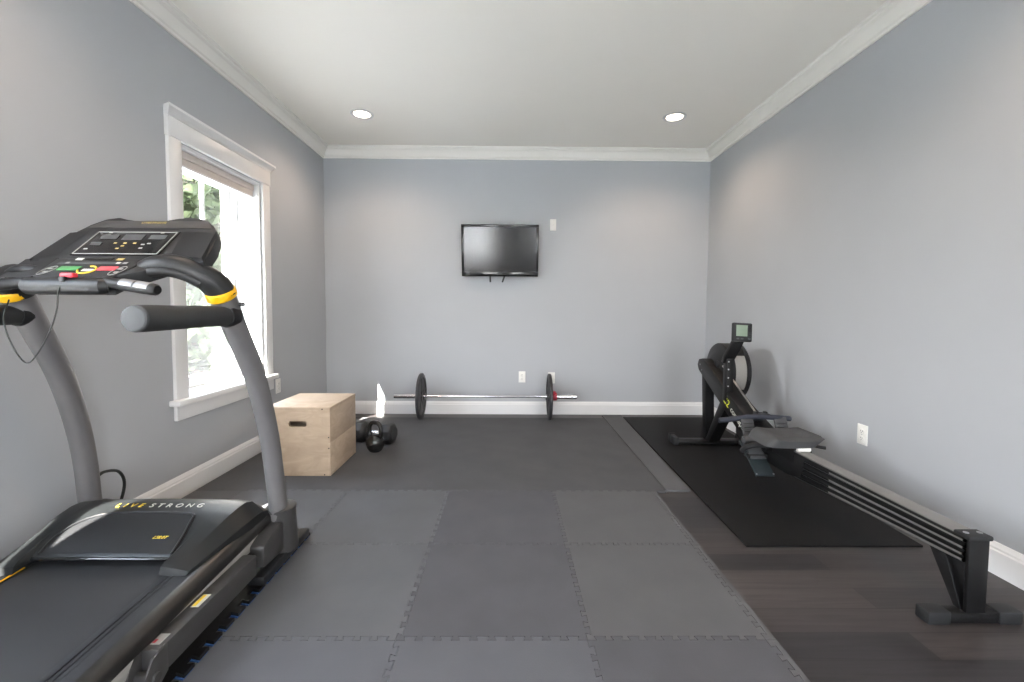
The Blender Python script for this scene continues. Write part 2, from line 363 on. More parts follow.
# ------------------------------------------------------------------ windows on the left wall
def make_window(n, W, blind_label):
    y0, y1, z0, z1 = W; r = struct_root('window_%d' % n, (XL, (y0+y1)/2, z0))
    X = XL
    # casing boards, header with cap, stool and apron
    MB().bx(X, X+0.02, y0-0.10, y0-0.005, z0, z1+0.005, 0.002).build('side_casing', M['trim'], r)
    MB().bx(X, X+0.02, y1+0.005, y1+0.10, z0, z1+0.005, 0.002).build('side_casing', M['trim'], r)
    MB().bx(X, X+0.024, y0-0.105, y1+0.105, z1+0.005, z1+0.110, 0.002).build('header_casing', M['trim'], r)
    h = z1+0.110; a, b = y0-0.105, y1+0.105
    cap = MB()
    prof = [(0, h), (0.026, h), (0.030, h+0.012), (0.048, h+0.034), (0.054, h+0.038), (0.054, h+0.052), (0, h+0.052)]
    A = [(X+d, a-max(0, d-0.026), hh) for d, hh in prof]; B = [(X+d, b+max(0, d-0.026), hh) for d, hh in prof]
    A.append(A[0]); B.append(B[0]); cap.grid([A, B])
    t = cap.bm; t.verts.ensure_lookup_table(); n_ = len(prof)+1
    t.faces.new([t.verts[i] for i in range(n_-1)]); t.faces.new([t.verts[n_+i] for i in range(n_-1)])
    bmesh.ops.recalc_face_normals(t, faces=t.faces)
    cap.build('header_cap', M['trim'], r, angle=20)
    MB().bx(X-0.17, X, y0+0.018, y1-0.018, z0-0.028, z0+0.004, 0.0).bx(X, X+0.062, y0-0.135, y1+0.105, z0-0.028, z0+0.004, 0.006).build('window_sill', M['trim'], r)
    MB().bx(X, X+0.02, y0-0.10, y1+0.10, z0-0.115, z0-0.028, 0.002).build('apron', M['trim'], r)
    j = MB().bx(X-WT, X, y0, y0+0.018, z0, z1).bx(X-WT, X, y1-0.018, y1, z0, z1).bx(X-WT, X, y0+0.018, y1-0.018, z1-0.018, z1)
    j.bx(X-WT-0.04, X-0.17, y0-0.02, y1+0.02, z0-0.03, z0+0.012)
    j.build('jamb', M['trim'], r)
    s = MB()
    for yy in ((y0+0.018, y0+0.036), (y1-0.036, y1-0.018)): s.bx(X-0.172, X-0.158, yy[0], yy[1], z0, z1-0.018)
    s.build('sash_stop', M['trim'], r)
    zm = (z0+z1)/2
    def sash(name, xa, xb, za, zb, lites, bot, top):
        ya, yb = y0+0.02, y1-0.02; q = MB()
        q.bx(xa, xb, ya, ya+0.055, za, zb).bx(xa, xb, yb-0.055, yb, za, zb).bx(xa, xb, ya+0.055, yb-0.055, za, za+bot).bx(xa, xb, ya+0.055, yb-0.055, zb-top, zb)
        f = q.build(name, M['trim'], r)
        wdt = (yb-ya-0.11); mu = MB(); any_ = False
        for k in range(1, lites):
            yc = ya+0.055+wdt*k/lites; mu.bx(xa+0.006, xb-0.006, yc-0.011, yc+0.011, za+bot, zb-top); any_ = True
        if any_: mu.build('muntin', M['trim'], f)
        MB().bx((xa+xb)/2-0.002, (xa+xb)/2+0.002, ya+0.05, yb-0.05, za+bot-0.005, zb-top+0.005).build('pane', M['glass'], f)
    sash('upper_sash', X-0.245, X-0.212, zm-0.02, z1-0.018, 3, 0.04, 0.05)
    sash('lower_sash', X-0.207, X-0.174, z0+0.002, zm+0.02, 1, 0.075, 0.04)
    MB().box((X-0.185, (y0+y1)/2, zm+0.027), (0.03, 0.06, 0.014), None, 0.004).build('sash_lock', M['silver'], r)
    MB().bx(X-WT-0.012, X-WT-0.009, y0+0.01, y1-0.01, z0+0.01, zm+0.01).build('insect_screen', M['screen_mesh'], r)
    o = MB().bx(X-0.085, X-0.03, y0+0.021, y1-0.021, z1-0.062, z1-0.02, 0.004)
    b_ = thing('window_blind', blind_label, 'blind', (X-0.06, (y0+y1)/2, z1-0.1))
    o.build('head_rail', M['blind'], b_)
    pl = MB()
    for k in range(5): pl.bx(X-0.078, X-0.038, y0+0.024, y1-0.024, z1-0.064-0.007*(k+1), z1-0.064-0.007*k, 0.002)
    pl.build('pleated_fabric', M['blind'], b_)
    MB().bx(X-0.08, X-0.036, y0+0.023, y1-0.023, z1-0.112, z1-0.0995, 0.003).build('bottom_rail', M['trim'], b_)
    return r
make_window(1, WIN1, 'raised pale blind at the head of the window by the plywood box')
make_window(2, WIN2, 'raised pale blind at the head of the window beside the treadmill deck')

# glazed door behind the camera
dr = struct_root('door_1', ((DOOR[0]+DOOR[1])/2, YF, 0))
x0, x1, z0, z1 = DOOR
fr = MB().bx(x0, x0+0.04, YF-0.2, YF, 0, z1).bx(x1-0.04, x1, YF-0.2, YF, 0, z1).bx(x0+0.04, x1-0.04, YF-0.2, YF, z1-0.04, z1)
fr.build('door_frame', M['trim'], dr)
for a, b, yy in ((x0+0.04, (x0+x1)/2+0.03, YF-0.08), ((x0+x1)/2-0.03, x1-0.04, YF-0.13)):
    p = MB().bx(a, a+0.09, yy-0.02, yy+0.02, 0.01, z1-0.04).bx(b-0.09, b, yy-0.02, yy+0.02, 0.01, z1-0.04).bx(a+0.09, b-0.09, yy-0.02, yy+0.02, 0.01, 0.2).bx(a+0.09, b-0.09, yy-0.02, yy+0.02, z1-0.16, z1-0.04).build('door_leaf', M['trim'], dr)
    MB().bx(a+0.085, b-0.085, yy-0.003, yy+0.003, 0.195, z1-0.155).build('pane', M['glass'], p)
cs = MB().bx(x0-0.1, x0, YF, YF+0.02, 0, z1+0.1).bx(x1, x1+0.1, YF, YF+0.02, 0, z1+0.1).bx(x0, x1, YF, YF+0.02, z1, z1+0.1)
cs.build('door_casing', M['trim'], dr)
x0, x1, z0, z1 = FILL_WIN; wr3 = struct_root('window_3', ((x0+x1)/2, YF, z0))  # unseen window added in the rear wall to brighten the room
MB().bx(x0, x0+0.05, YF-0.12, YF-0.06, z0, z1).bx(x1-0.05, x1, YF-0.12, YF-0.06, z0, z1).bx(x0+0.05, x1-0.05, YF-0.12, YF-0.06, z0, z0+0.06).bx(x0+0.05, x1-0.05, YF-0.12, YF-0.06, z1-0.05, z1).bx(x0+0.05, x1-0.05, YF-0.115, YF-0.065, (z0+z1)/2-0.02, (z0+z1)/2+0.02).build('sash', M['trim'], wr3)
MB().bx(x0+0.045, x1-0.045, YF-0.092, YF-0.088, z0+0.055, z1-0.045).build('pane', M['glass'], wr3)
MB().bx(x0-0.1, x0-0.002, YF, YF+0.02, z0, z1+0.1).bx(x1+0.002, x1+0.1, YF, YF+0.02, z0, z1+0.1).bx(x0-0.002, x1+0.002, YF, YF+0.02, z1+0.002, z1+0.1).build('window_casing', M['trim'], wr3)
MB().bx(x0-0.12, x1+0.12, YF-0.06, YF+0.05, z0-0.03, z0-0.001).build('window_sill', M['trim'], wr3)

# exterior: lawn, eave, trees
struct(MB().bx(-60, 60, -60, 60, -0.6, -0.45).build('ground', M['grass']))
struct(MB().bx(-5.2, 9, -14, YF-WT, -0.45, -0.06).bx(-5.2, XL-WT, YF-WT, 7.0, -0.45, -0.06).build('bounce_ground', M['bounce_ground']))  # unseen pale ground added to bounce sunlight up onto the ceiling
struct(MB().bx(XL-WT-0.29, XL-WT, YF-0.6, YB+0.6, 2.66, 2.80).build('roof_eave', M['trim']))
def tree(x, y, h, r, label, n=4200):
    t = thing('garden_tree', label, 'tree', (x, y, -0.45), 'trees beyond the window')
    rnd = random.Random(int(x*100+y*7))
    MB().tube([(x, y, -0.45), (x+0.1, y, h*0.4), (x, y+0.1, h*0.8)], [0.16, 0.12, 0.05], 10).build('trunk', M['bark'], t)
    bm = bmesh.new()
    blobs = [(Vector((x+rnd.uniform(-r, r)*0.7, y+rnd.uniform(-r, r)*0.7, rnd.uniform(0.02, 0.95)*h)), rnd.uniform(0.35, 0.6)*r) for _ in range(30)]
    for i in range(n):
        c, br = blobs[i % 30]
        d = Vector((rnd.gauss(0, 1), rnd.gauss(0, 1), rnd.gauss(0, 1))).normalized()
        p = c + d*br*rnd.uniform(0.7, 1.0); s_ = rnd.uniform(0.10, 0.2)
        u = Vector((rnd.gauss(0, 1), rnd.gauss(0, 1), rnd.gauss(0, 1))).normalized(); v = u.cross(d)
        if v.length < 0.05: continue
        v.normalize(); q = [bm.verts.new(p+u*s_), bm.verts.new(p+v*s_*0.5), bm.verts.new(p-u*s_), bm.verts.new(p-v*s_*0.5)]
        bm.faces.new(q)
    mb = MB(); mb.bm.free(); mb.bm = bm; mb.build('foliage', M['leaf'], t)
for x, y, h, r, n_, lab in ((-7.0, 9.9, 7.0, 2.3, 22000, 'leafy green tree filling the window view, nearest the glass'),
                        (-12.5, 17.5, 9.0, 3.0, 6000, 'leafy tree far outside the window, behind the nearest one'),
                        (-13.5, 9.5, 8.0, 2.6, 3500, 'leafy tree outside, off to the left of the window view'),
                        (-5.0, 17.0, 8.0, 2.6, 3500, 'leafy tree outside, off to the right of the window view')):
    tree(x, y, h, r, lab, n_)

# ------------------------------------------------------------------ ceiling lights
def recessed_light(x, y, label):
    t = thing('recessed_light', label, 'ceiling light', (x, y, ZC), 'recessed ceiling lights')
    MB().lathe([(0.062, 0.0), (0.068, -0.006), (0.092, -0.004), (0.094, 0.0)], (x, y, ZC), (0, 0, 1), 40).build('trim_ring', M['trim'], t)
    MB().lathe([(0, -0.0035), (0.064, -0.0025), (0.064, 0)], (x, y, ZC), (0, 0, 1), 40).build('lamp_lens', M['lens'], t)
    l = D.lights.new('can_lamp', 'SPOT'); l.energy = CAN_POWER*4; l.color = (1.0, 0.74, 0.54); l.spot_size = math.radians(150); l.spot_blend = 0.7; l.shadow_soft_size = 0.06
    o = D.objects.new('can_lamp', l); COL.objects.link(o); o.parent = t; o.location = (0, 0, -0.03)
for x, y, lab in ((-1.208, 3.707, 'lit recessed ceiling light at the back, on the window side'),
                  (1.366, 3.706, 'lit recessed ceiling light at the back, above the rowing machine'),
                  (-1.208, 1.3, 'unseen recessed ceiling light added above the treadmill'),
                  (1.366, 1.3, 'unseen recessed ceiling light added above the rear foot of the rower'),
                  (-1.208, -1.1, 'unseen recessed ceiling light added near the glazed door'),
                  (1.366, -1.1, 'unseen recessed ceiling light added in the rear corner beside the right wall')):
    recessed_light(x, y, lab)  # only the back pair is in view; the other four are added for light

# ------------------------------------------------------------------ floor mats
TT = 0.012
def teeth(a, b, n, amp, flip=1):
    """dovetailed seam from a to b, as (along, across) offsets excluding the end points"""
    mg = 0.016; a += mg; b -= mg; L = b-a; p = L/n; out = []
    for k in range(n):
        s0 = a+k*p; w2 = p*0.30; c = s0+p*0.5
        out += [(c-w2*0.8, 0), (c-w2*1.15, amp*flip), (c+w2*1.15, amp*flip), (c+w2*0.8, 0)]
    return out
def inset(poly, d):
    n = len(poly); out = []
    for i in range(n):
        p0, p1, p2 = Vector(poly[i-1]), Vector(poly[i]), Vector(poly[(i+1) % n])
        e1 = (p1-p0).normalized(); e2 = (p2-p1).normalized(); n1 = Vector((-e1.y, e1.x)); n2 = Vector((-e2.y, e2.x))
        b = n1+n2; k = d/max(0.35, (1+n1.dot(n2))); out.append((p1+b*k)[:])
    return out
AMP = 0.017
def tile_poly(x0, x1, y0, y1, edges, nx=10, ny=10):
    """edges: dict b,r,t,l -> 1 teeth run across seam, 0 straight. Teeth always poke to +x / +y so neighbours share a seam."""
    P = [(x0, y0)]
    if edges['b']: P += [(s, y0+o) for s, o in teeth(x0, x1, nx, AMP)]
    P.append((x1, y0))
    if edges['r']: P += [(x1+o, s) for s, o in teeth(y0, y1, ny, AMP)]
    P.append((x1, y1))
    if edges['t']: P += [(s, y1+o) for s, o in reversed(teeth(x0, x1, nx, AMP))]
    P.append((x0, y1))
    if edges['l']: P += [(x0+o, s) for s, o in reversed(teeth(y0, y1, ny, AMP))]
    return P
def mat_tile(name, poly, z0, z1, material, label, cat, group=None, gap=0.0009):
    q = inset(poly, gap); cx = sum(p[0] for p in q)/len(q); cyy = sum(p[1] for p in q)/len(q)
    o = MB().prism([(p[0], p[1], z0) for p in q], (0, 0, z1-z0)).build(name, material, origin=(cx, cyy, z0))
    return tag(o, label, cat, group)
XS = [-1.545, -0.945, -0.357, 0.262, 0.842]
YS = [0.19, 0.775, 1.368, 1.942, 2.53]
colour = {(3, 3): 'foam_light', (3, 2): 'foam_light', (3, 1): 'foam_dark', (3, 0): 'foam_light',
          (2, 3): 'foam_dark', (2, 2): 'foam_dark', (2, 1): 'foam_sheen', (2, 0): 'foam_dark',
          (1, 3): 'foam_mid', (1, 2): 'foam_mid', (1, 1): 'foam_sheen', (1, 0): 'foam_mid',
          (0, 3): 'foam_mid', (0, 2): 'foam_mid', (0, 1): 'foam_mid', (0, 0): 'foam_mid'}
colname = ['under the treadmill', 'beside the treadmill', 'in the middle column', 'in the column bordering the wood floor']
rowname = ['fourth row from the large back mat', 'third row from the large back mat', 'second row from the large back mat', 'row against the large back mat']
tone = {'foam_light': 'pale grey', 'foam_mid': 'mid grey', 'foam_dark': 'dark grey', 'foam_sheen': 'sheen-tinted bluish grey'}
for i in range(4):
    for j in range(4):
        m_ = colour[(i, j)]
        mat_tile('foam_floor_tile', tile_poly(XS[i], XS[i+1], YS[j], YS[j+1], dict(b=1, r=1, t=1, l=(i > 0))), 0, TT, M[m_],
                 '%s interlocking foam tile %s, %s' % (tone[m_], colname[i], rowname[j]), 'floor tile', 'interlocking foam floor tiles')
for j in range(4):
    P = [(XS[4], YS[j]), (XS[4]+0.036, YS[j]), (XS[4]+0.036, YS[j+1]), (XS[4], YS[j+1])] + [(XS[4]+o, s) for s, o in reversed(teeth(YS[j], YS[j+1], 10, AMP))]
    mat_tile('foam_edge_strip', P, 0, TT, M['foam_light'], 'pale grey foam edge strip along the wood floor, %s' % rowname[j], 'edge strip', 'straight foam edge strips')
for j in range(4):
    mat_tile('foam_edge_strip', [(-1.82, YS[j]), (XS[0], YS[j]), (XS[0], YS[j+1]), (-1.82, YS[j+1])], 0, TT, M['foam_mid'], 'mid grey foam strip along the window wall, %s' % rowname[j], 'edge strip', 'straight foam edge strips')
# large mat along the back wall (toothed front edge) and its pale side strip
P = [(-1.82, 2.53), (-1.545, 2.53)]
for i in range(4): P += [(s, 2.53+o) for s, o in teeth(XS[i], XS[i+1], 10, AMP)]
P += [(0.938, 2.53), (0.948, 4.275), (-1.82, 4.275)]
mat_tile('exercise_mat', P, 0, TT, M['foam_back'], 'large worn dark grey mat in front of the barbell', 'mat')
mat_tile('mat_strip', [(0.941, 2.55), (1.086, 2.55), (1.148, 4.40), (0.952, 4.40)], 0, TT, M['foam_light'], 'pale grey mat strip between the large mat and the black rubber mat', 'mat')
mat_tile('rubber_mat', [(1.092, 1.944), (1.905, 1.944), (1.96, 4.33), (1.152, 4.33)], 0, 0.009, M['rubber'], 'black rubber mat on the wood floor under the rowing machine', 'mat')
# black mat below the treadmill with a toothed edge, blue underside showing at the teeth
tm = thing('treadmill_mat', 'black toothed foam mat with a blue underside lying under the treadmill', 'mat', (-1.37, 1.0, TT))
P = [(-1.8, 0.05), (-0.952, 0.05)] + [(-0.952+o*1.7, s) for s, o in teeth(0.05, 2.05, 31, 0.017)] + [(-0.952, 2.05), (-1.8, 2.05)]
q = inset(P, 0.0005); MB().prism([(p[0], p[1], TT+0.004) for p in q], (0, 0, 0.011)).build('mat_top', M['rubber'], tm)
P2 = [(-1.79, 0.06), (-0.965, 0.06)] + [(-0.965+(0.0405 if o else 0), s-0.004) for s, o in teeth(0.05, 2.05, 31, 0.017)] + [(-0.965, 2.04), (-1.79, 2.04)]
MB().prism([(p[0], p[1], TT) for p in inset(P2, 0.0005)], (0, 0, 0.004)).build('blue_underside', M['blue_foam'], tm)['label'] = 'bright blue underside'
MZ = TT+0.015

# ------------------------------------------------------------------ treadmill
CX = -1.345
t = thing('treadmill', 'large black and grey treadmill with yellow collars standing by the window', 'treadmill', (CX, 1.1, MZ))
def deckz(y): return 0.192 + 0.055*(y-1.0)
# base frame on the mat
b = MB()
for s in (-1, 1):
    b.bx(CX+s*0.395-0.035, CX+s*0.395+0.035, 1.62, 2.0, MZ, MZ+0.035, 0.006)
b.bx(CX-0.395, CX+0.395, 1.90, 1.97, MZ, MZ+0.05, 0.006)
b.build('base_frame', M['black'], t)
# boots and lift arms
for s in (-1, 1):
    x = CX+s*0.39
    bt = MB().lathe([(0, 0.0), (0.058, 0.0), (0.061, 0.02), (0.056, 0.17), (0.059, 0.178), (0.059, 0.186), (0.053, 0.19), (0, 0.19)], (x, 1.838, MZ+0.03), (0, -0.05, 1), 32)
    R = Matrix.Rotation(0.0, 3, 'X')
    bt.prism([(x-0.030, 1.64, 0.086), (x-0.030, 1.64, 0.168), (x-0.030, 1.68, 0.182), (x-0.030, 1.73, 0.196), (x-0.030, 1.80, 0.20), (x-0.030, 1.80, 0.075), (x-0.030, 1.70, 0.080)], (0.060, 0, 0), 0.008)
    bt.build('boot', M['frame_grey'], t)
    ar = MB().box((x, 1.37, 0.124), (0.052, 0.46, 0.078), None, 0.006).build('lift_arm', M['frame_grey'], t)
    br = MB()
    for dx in (-0.024, 0.024):
        br.prism([(x+dx-0.003, 1.17, 0.085), (x+dx-0.003, 1.17, 0.16), (x+dx-0.003, 1.12, 0.155), (x+dx-0.003, 1.095, 0.12), (x+dx-0.003, 1.10, 0.07), (x+dx-0.003, 1.13, 0.06)], (0.006, 0, 0), 0.001)
    br.cyl((x-0.034, 1.125, 0.1), (x+0.034, 1.125, 0.1), 0.013, seg=16)
    br.build('pivot_bracket', M['frame_grey'], t)
    if s > 0:
        lb = MB().bx(x-0.012, x+0.012, 1.31, 1.37, 0.163, 0.1638).build('warning_label', M['label_white'], ar)
        MB().bx(x-0.010, x+0.001, 1.314, 1.366, 0.1638, 0.1643).build('label_stripe', M['label_yellow'], t)
        MB().bx(x-0.014, x+0.012, 1.16, 1.20, 0.163, 0.1638).build('rating_label', M['label_grey'], ar)
        MB().bx(x-0.012, x-0.004, 1.165, 1.178, 0.1638, 0.1643).build('label_stripe', M['crimson'], t)
    # inner gas strut
    MB().cyl((CX+s*0.325, 1.22, 0.10), (CX+s*0.325, 1.66, 0.17), 0.012, seg=14).cyl((CX+s*0.325, 1.40, 0.129), (CX+s*0.325, 1.66, 0.17), 0.018, seg=14).build('lift_strut', M['black'], t)
# deck: steel frame, running board and belt
Y0, Y1 = 0.08, 1.80
fm = MB()
for s in (-1, 1):
    xa, xb = CX+s*0.3665, CX+s*0.330
    fm.prism([(xa, Y0, deckz(Y0)-0.080), (xa, Y1, deckz(Y1)-0.080), (xa, Y1, deckz(Y1)-0.043), (xa, Y0, deckz(Y0)-0.043)], (xb-xa, 0, 0), 0.002)
for y in (0.3, 0.9, 1.35): fm.bx(CX-0.33, CX+0.33, y, y+0.05, deckz(y)-0.08, deckz(y)-0.045)
fm.build('deck_frame', M['deck_grey'], t)
bl = MB(); prof = []
n = 18
for i in range(n+1):
    y = Y0+(1.5-Y0)*i/n; prof.append((y, deckz(y)))
bl.prism([(CX-0.237, y, z) for y, z in prof] + [(CX-0.237, y, z-0.022) for y, z in reversed(prof)], (0.474, 0, 0))
bl.build('running_belt', M['belt'], t)
for s in (-1, 1):
    xi, xo = CX+s*0.239, CX+s*0.372
    rl = MB()
    sect = [(xi, 0.004), (CX+s*0.330, 0.010), (CX+s*0.350, 0.009), (CX+s*0.366, 0.0), (xo, -0.014), (xo, -0.036), (CX+s*0.362, -0.042), (xi, -0.02), (xi, 0.004)]
    rl.grid([[(x, y, deckz(y)+dz) for x, dz in sect] for y in (Y0-0.02, 0.5, 1.0, 1.5, 1.78)])
    rails = rl.build('foot_rail', M['rail_plastic'], t, angle=25)
    gr = MB()
    for k in range(4):
        xx = CX+s*(0.262+0.016*k)
        gr.prism([(xx-0.002, Y0+0.1, deckz(Y0+0.1)+0.0052), (xx+0.002, Y0+0.1, deckz(Y0+0.1)+0.0052), (xx+0.002, 1.40, deckz(1.40)+0.0052), (xx-0.002, 1.40, deckz(1.40)+0.0052)], (0, 0, 0.0028))
    gr.build('grip_rib', M['black'], rails)
    MB().grid([[(x, y, deckz(y)+dz+0.0012) for x, dz in ((CX+s*0.335, 0.0108), (CX+s*0.352, 0.0095), (CX+s*0.3685, -0.001), (CX+s*0.3745, -0.014), (CX+s*0.3745, -0.036))] for y in (Y0-0.02, 0.6, 1.2, 1.785)]).build('rail_edge', M['rail_gloss'], rails)
MB().prism([(CX-0.243, Y0, deckz(Y0)+0.0046), (CX-0.2385, Y0, deckz(Y0)+0.0046), (CX-0.2385, 1.42, deckz(1.42)+0.0046), (CX-0.243, 1.42, deckz(1.42)+0.0046)], (0, 0, 0.003)).build('yellow_stripe', M['yellow'], t)
# motor hood: domed shell lofted across its width
hy = [1.425, 1.430, 1.44, 1.465, 1.53, 1.60, 1.66, 1.70, 1.74, 1.775, 1.79]
hz = [0.228, 0.250, 0.260, 0.272, 0.297, 0.318, 0.327, 0.326, 0.312, 0.27, 0.20]
hx = [0.29, 0.292, 0.296, 0.302, 0.314, 0.326, 0.332, 0.334, 0.334, 0.332, 0.33]
hd = MB(); rows = []
for y, z, x in zip(hy, hz, hx):
    zb = deckz(y)+0.004; row = []
    for u in (-1, -0.97, -0.90, -0.80, -0.775, -0.55, -0.28, 0, 0.28, 0.55, 0.775, 0.80, 0.90, 0.97, 1):
        a = abs(u); side = x+0.035
        yy = y-0.05*(1.5-y)/0.075 if a >= 0.8 and y < 1.5 else y
        if a == 1: row.append((CX+math.copysign(side, u), yy, zb-0.01))
        elif a >= 0.97: row.append((CX+math.copysign(side-0.004, u), yy, zb+(z-zb)*0.35))
        elif a >= 0.9: row.append((CX+math.copysign(x-0.012, u), yy, z-0.010))
        else: row.append((CX+u*x, (y+0.012 if y == hy[0] and a < 0.8 else yy), (0.241 if y == hy[0] and a < 0.8 else z)-0.006*a*a))
    rows.append(row)
hd.grid(rows); hood = hd.build('motor_hood', M['hood'], t, angle=26)
# recessed centre panel with a raised rim on the hood
def hoodz(y):
    for k in range(len(hy)-1):
        if hy[k] <= y <= hy[k+1]: return hz[k]+(hz[k+1]-hz[k])*(y-hy[k])/(hy[k+1]-hy[k])
    return hz[-1]
def hoodp(x, y, d): return (x, y, hoodz(y)+d)
loop = smooth([hoodp(-1.555, 1.437, 0.0), hoodp(-1.56, 1.49, 0.0), hoodp(-1.545, 1.545, 0.0), hoodp(-1.505, 1.585, 0.0), hoodp(-1.44, 1.603, 0.0), hoodp(-1.32, 1.607, 0.0), hoodp(-1.19, 1.602, 0.0), hoodp(-1.150, 1.59, 0.0), hoodp(-1.142, 1.56, 0.0), hoodp(-1.125, 1.50, 0.0), hoodp(-1.118, 1.437, 0.0)], 5)
pr = []
for y_ in (1.4375, 1.46, 1.50, 1.54, 1.57, 1.59, 1.60):
    xs_ = []
    for A_, B_ in zip(loop, loop[1:]):
        if (A_.y-y_)*(B_.y-y_) <= 0 and A_.y != B_.y: xs_.append(A_.x+(B_.x-A_.x)*(y_-A_.y)/(B_.y-A_.y))
    if len(xs_) < 2: continue
    xa_, xb_ = min(xs_), max(xs_)
    pr.append([(xa_+(xb_-xa_)*f, y_, hoodz(y_)+0.003-0.004*(2*f-1)**2) for f in (0, 0.25, 0.5, 0.75, 1)])
MB().grid(pr).build('hood_panel', M['hood_panel'], hood)
MB().tube(loop, 0.005, 8).build('panel_rim', M['black'], hood)
MB().tube([(CX-0.226, 1.430, 0.244), (CX-0.15, 1.426, 0.246), (CX, 1.424, 0.248), (CX+0.15, 1.426, 0.246), (CX+0.226, 1.430, 0.244)], 0.006, 10).build('front_lip', M['black_gloss'], hood)
yd = Vector((0, 0.06, 0.010))
writing('hood_lettering', 'LIVE', 0.034, (-1.478, 1.645, hoodz(1.645)+0.0025), (1, 0, 0), (0, 1, 0.13), M['label_yellow'], hood, align='LEFT', spacing=1.75)
writing('hood_lettering', 'STRONG', 0.034, (-1.352, 1.645, hoodz(1.645)+0.0025), (1, 0, 0), (0, 1, 0.13), M['label_white'], hood, align='LEFT', spacing=1.75)
writing('model_lettering', 'LS8.0T', 0.017, (-1.195, 1.488, hoodz(1.488)+0.006), (1, 0, 0), (0, 1, 0.3), M['label_yellow'], hood, shear=0.3)

# uprights, curved, swelling towards the handle
def upright(s):
    base = [(-0.957, 1.815, 0.20), (-0.957, 1.806, 0.28), (-0.962, 1.792, 0.41), (-0.965, 1.772, 0.542), (-0.970, 1.735, 0.69), (-0.975, 1.683, 0.84), (-0.985, 1.612, 0.978), (-0.990, 1.566, 1.07), (-0.992, 1.540, 1.118)]
    P = smooth([(CX+s*(x-CX), y, z) for x, y, z in base], 5)
    return P
ARM = [(-0.992, 1.540, 1.118), (-1.000, 1.522, 1.152), (-1.022, 1.500, 1.180), (-1.060, 1.482, 1.204), (-1.110, 1.468, 1.218), (-1.165, 1.466, 1.214), (-1.215, 1.476, 1.196), (-1.25, 1.482, 1.185)]
for s in (-1, 1):
    P = upright(s)
    MB().tube(P, lerp_list([0.041, 0.041, 0.043, 0.047], len(P)), 24, side=(1, 0, 0), flat=0.82).build('upright', M['tube_grey'], t)
    tdir = (P[-1]-P[-4]).normalized()
    MB().tube([P[-1]-tdir*0.006, P[-1]-tdir*0.002, P[-1]+tdir*0.019, P[-1]+tdir*0.023], [0.049, 0.052, 0.052, 0.049], 28, side=(1, 0, 0), flat=0.86).build('yellow_collar', M['yellow'], t)['label'] = 'yellow collar'
    drop = (0, 0, 0.006, 0.022, 0.042, 0.05, 0.045, 0.04) if s < 0 else (0,)*8
    A = smooth([(CX+s*(x-CX), y, z-dz) for (x, y, z), dz in zip(ARM, drop)], 5)
    MB().tube(A, lerp_list([0.046, 0.044, 0.038, 0.034, 0.030, 0.024], len(A)), 20).tube(smooth([(CX+s*(x-CX), y-0.02, z-0.022) for x, y, z in ARM[2:]], 5), 0.018, 12).build('console_arm', M['black'], t)
    # padded side handrail
    hx_ = CX+s*0.36
    hr = MB().tube([(hx_, 1.575, 1.049), (hx_, 1.40, 1.049), (hx_, 1.20, 1.048), (hx_, 1.172, 1.048)], [0.034, 0.035, 0.037, 0.0365], 28).build('handrail', M['rubber_grip'], t)
    MB().lathe([(0.0367, 0), (0.035, 0.006), (0.031, 0.009), (0, 0.0115)], (hx_, 1.173, 1.048), (0, -1, 0), 28).build('end_cap', M['grip_cap'], hr, angle=18)
    MB().tube([(hx_, 1.592, 1.048), (hx_, 1.578, 1.049), (hx_, 1.545, 1.049), (hx_, 1.535, 1.049)], [0.028, 0.040, 0.0405, 0.037], 24).build('handrail_bracket', M['black'], t)
    MB().cyl((CX+s*0.363+s*0.03, 1.568, 1.090), (CX+s*0.363+s*0.046, 1.572, 1.090), 0.007, seg=14).build('bolt', M['black'], t)

# console: display back panel (45 degrees), outline traced on its own plane, with depth
out = [(-1.575, 1.464, 1.224), (-1.566, 1.510, 1.270), (-1.540, 1.568, 1.328), (-1.505, 1.615, 1.375), (-1.470, 1.640, 1.400), (-1.428, 1.648, 1.408), (-1.395, 1.640, 1.400), (-1.342, 1.632, 1.392), (-1.255, 1.634, 1.394), (-1.215, 1.645, 1.405), (-1.175, 1.650, 1.410), (-1.135, 1.647, 1.407), (-1.095, 1.634, 1.394), (-1.062, 1.612, 1.372), (-1.028, 1.574, 1.334), (-1.008, 1.521, 1.281), (-1.006, 1.468, 1.228)]
back = Vector((0, 0.030, -0.030))
cs_ = MB().prism(out, back, 0.006)
console = cs_.build('console', M['black_soft'], t)
# cheek wings curving toward the user around the display
nrm = Vector((0, -1, 1)).normalized()
for s in (-1, 1):
    wg = MB()
    inner = [(CX+0.03+s*0.185, 1.490, 1.250), (CX+0.03+s*0.165, 1.585, 1.345)]
    o0 = (-1.006 if s > 0 else -1.572); o1 = (-1.03 if s > 0 else -1.538)
    rowsw = []
    for f in (0, 0.25, 0.5, 0.75, 1.0):
        a = Vector(inner[0]).lerp(Vector(inner[1]), f); bq = Vector((o0, 1.470, 1.230)).lerp(Vector((o1, 1.575, 1.335)), f)
        rowsw.append([a.lerp(bq, g) + nrm*(0.002 + (0.012 if s > 0 else 0.003)*math.sin(g*math.pi*0.5)**2*(1-0.5*f)) for g in (0, 0.25, 0.5, 0.75, 1.0)] + [bq + nrm*-0.02])
    wg.grid(rowsw).build('console_wing', M['black'], console)
def onp(x, y, d=0.0): # point on the 45 degree panel plane
    p = Vector((x, y, y-0.24)) + nrm*d; return p
hdr = [onp(-1.50, 1.598, 0.002), onp(-1.06, 1.598, 0.002), onp(-1.09, 1.628, 0.002), onp(-1.46, 1.628, 0.002)]
MB().prism(hdr, nrm*0.002, 0.0005).build('upper_band', M['frame_grey'], console)
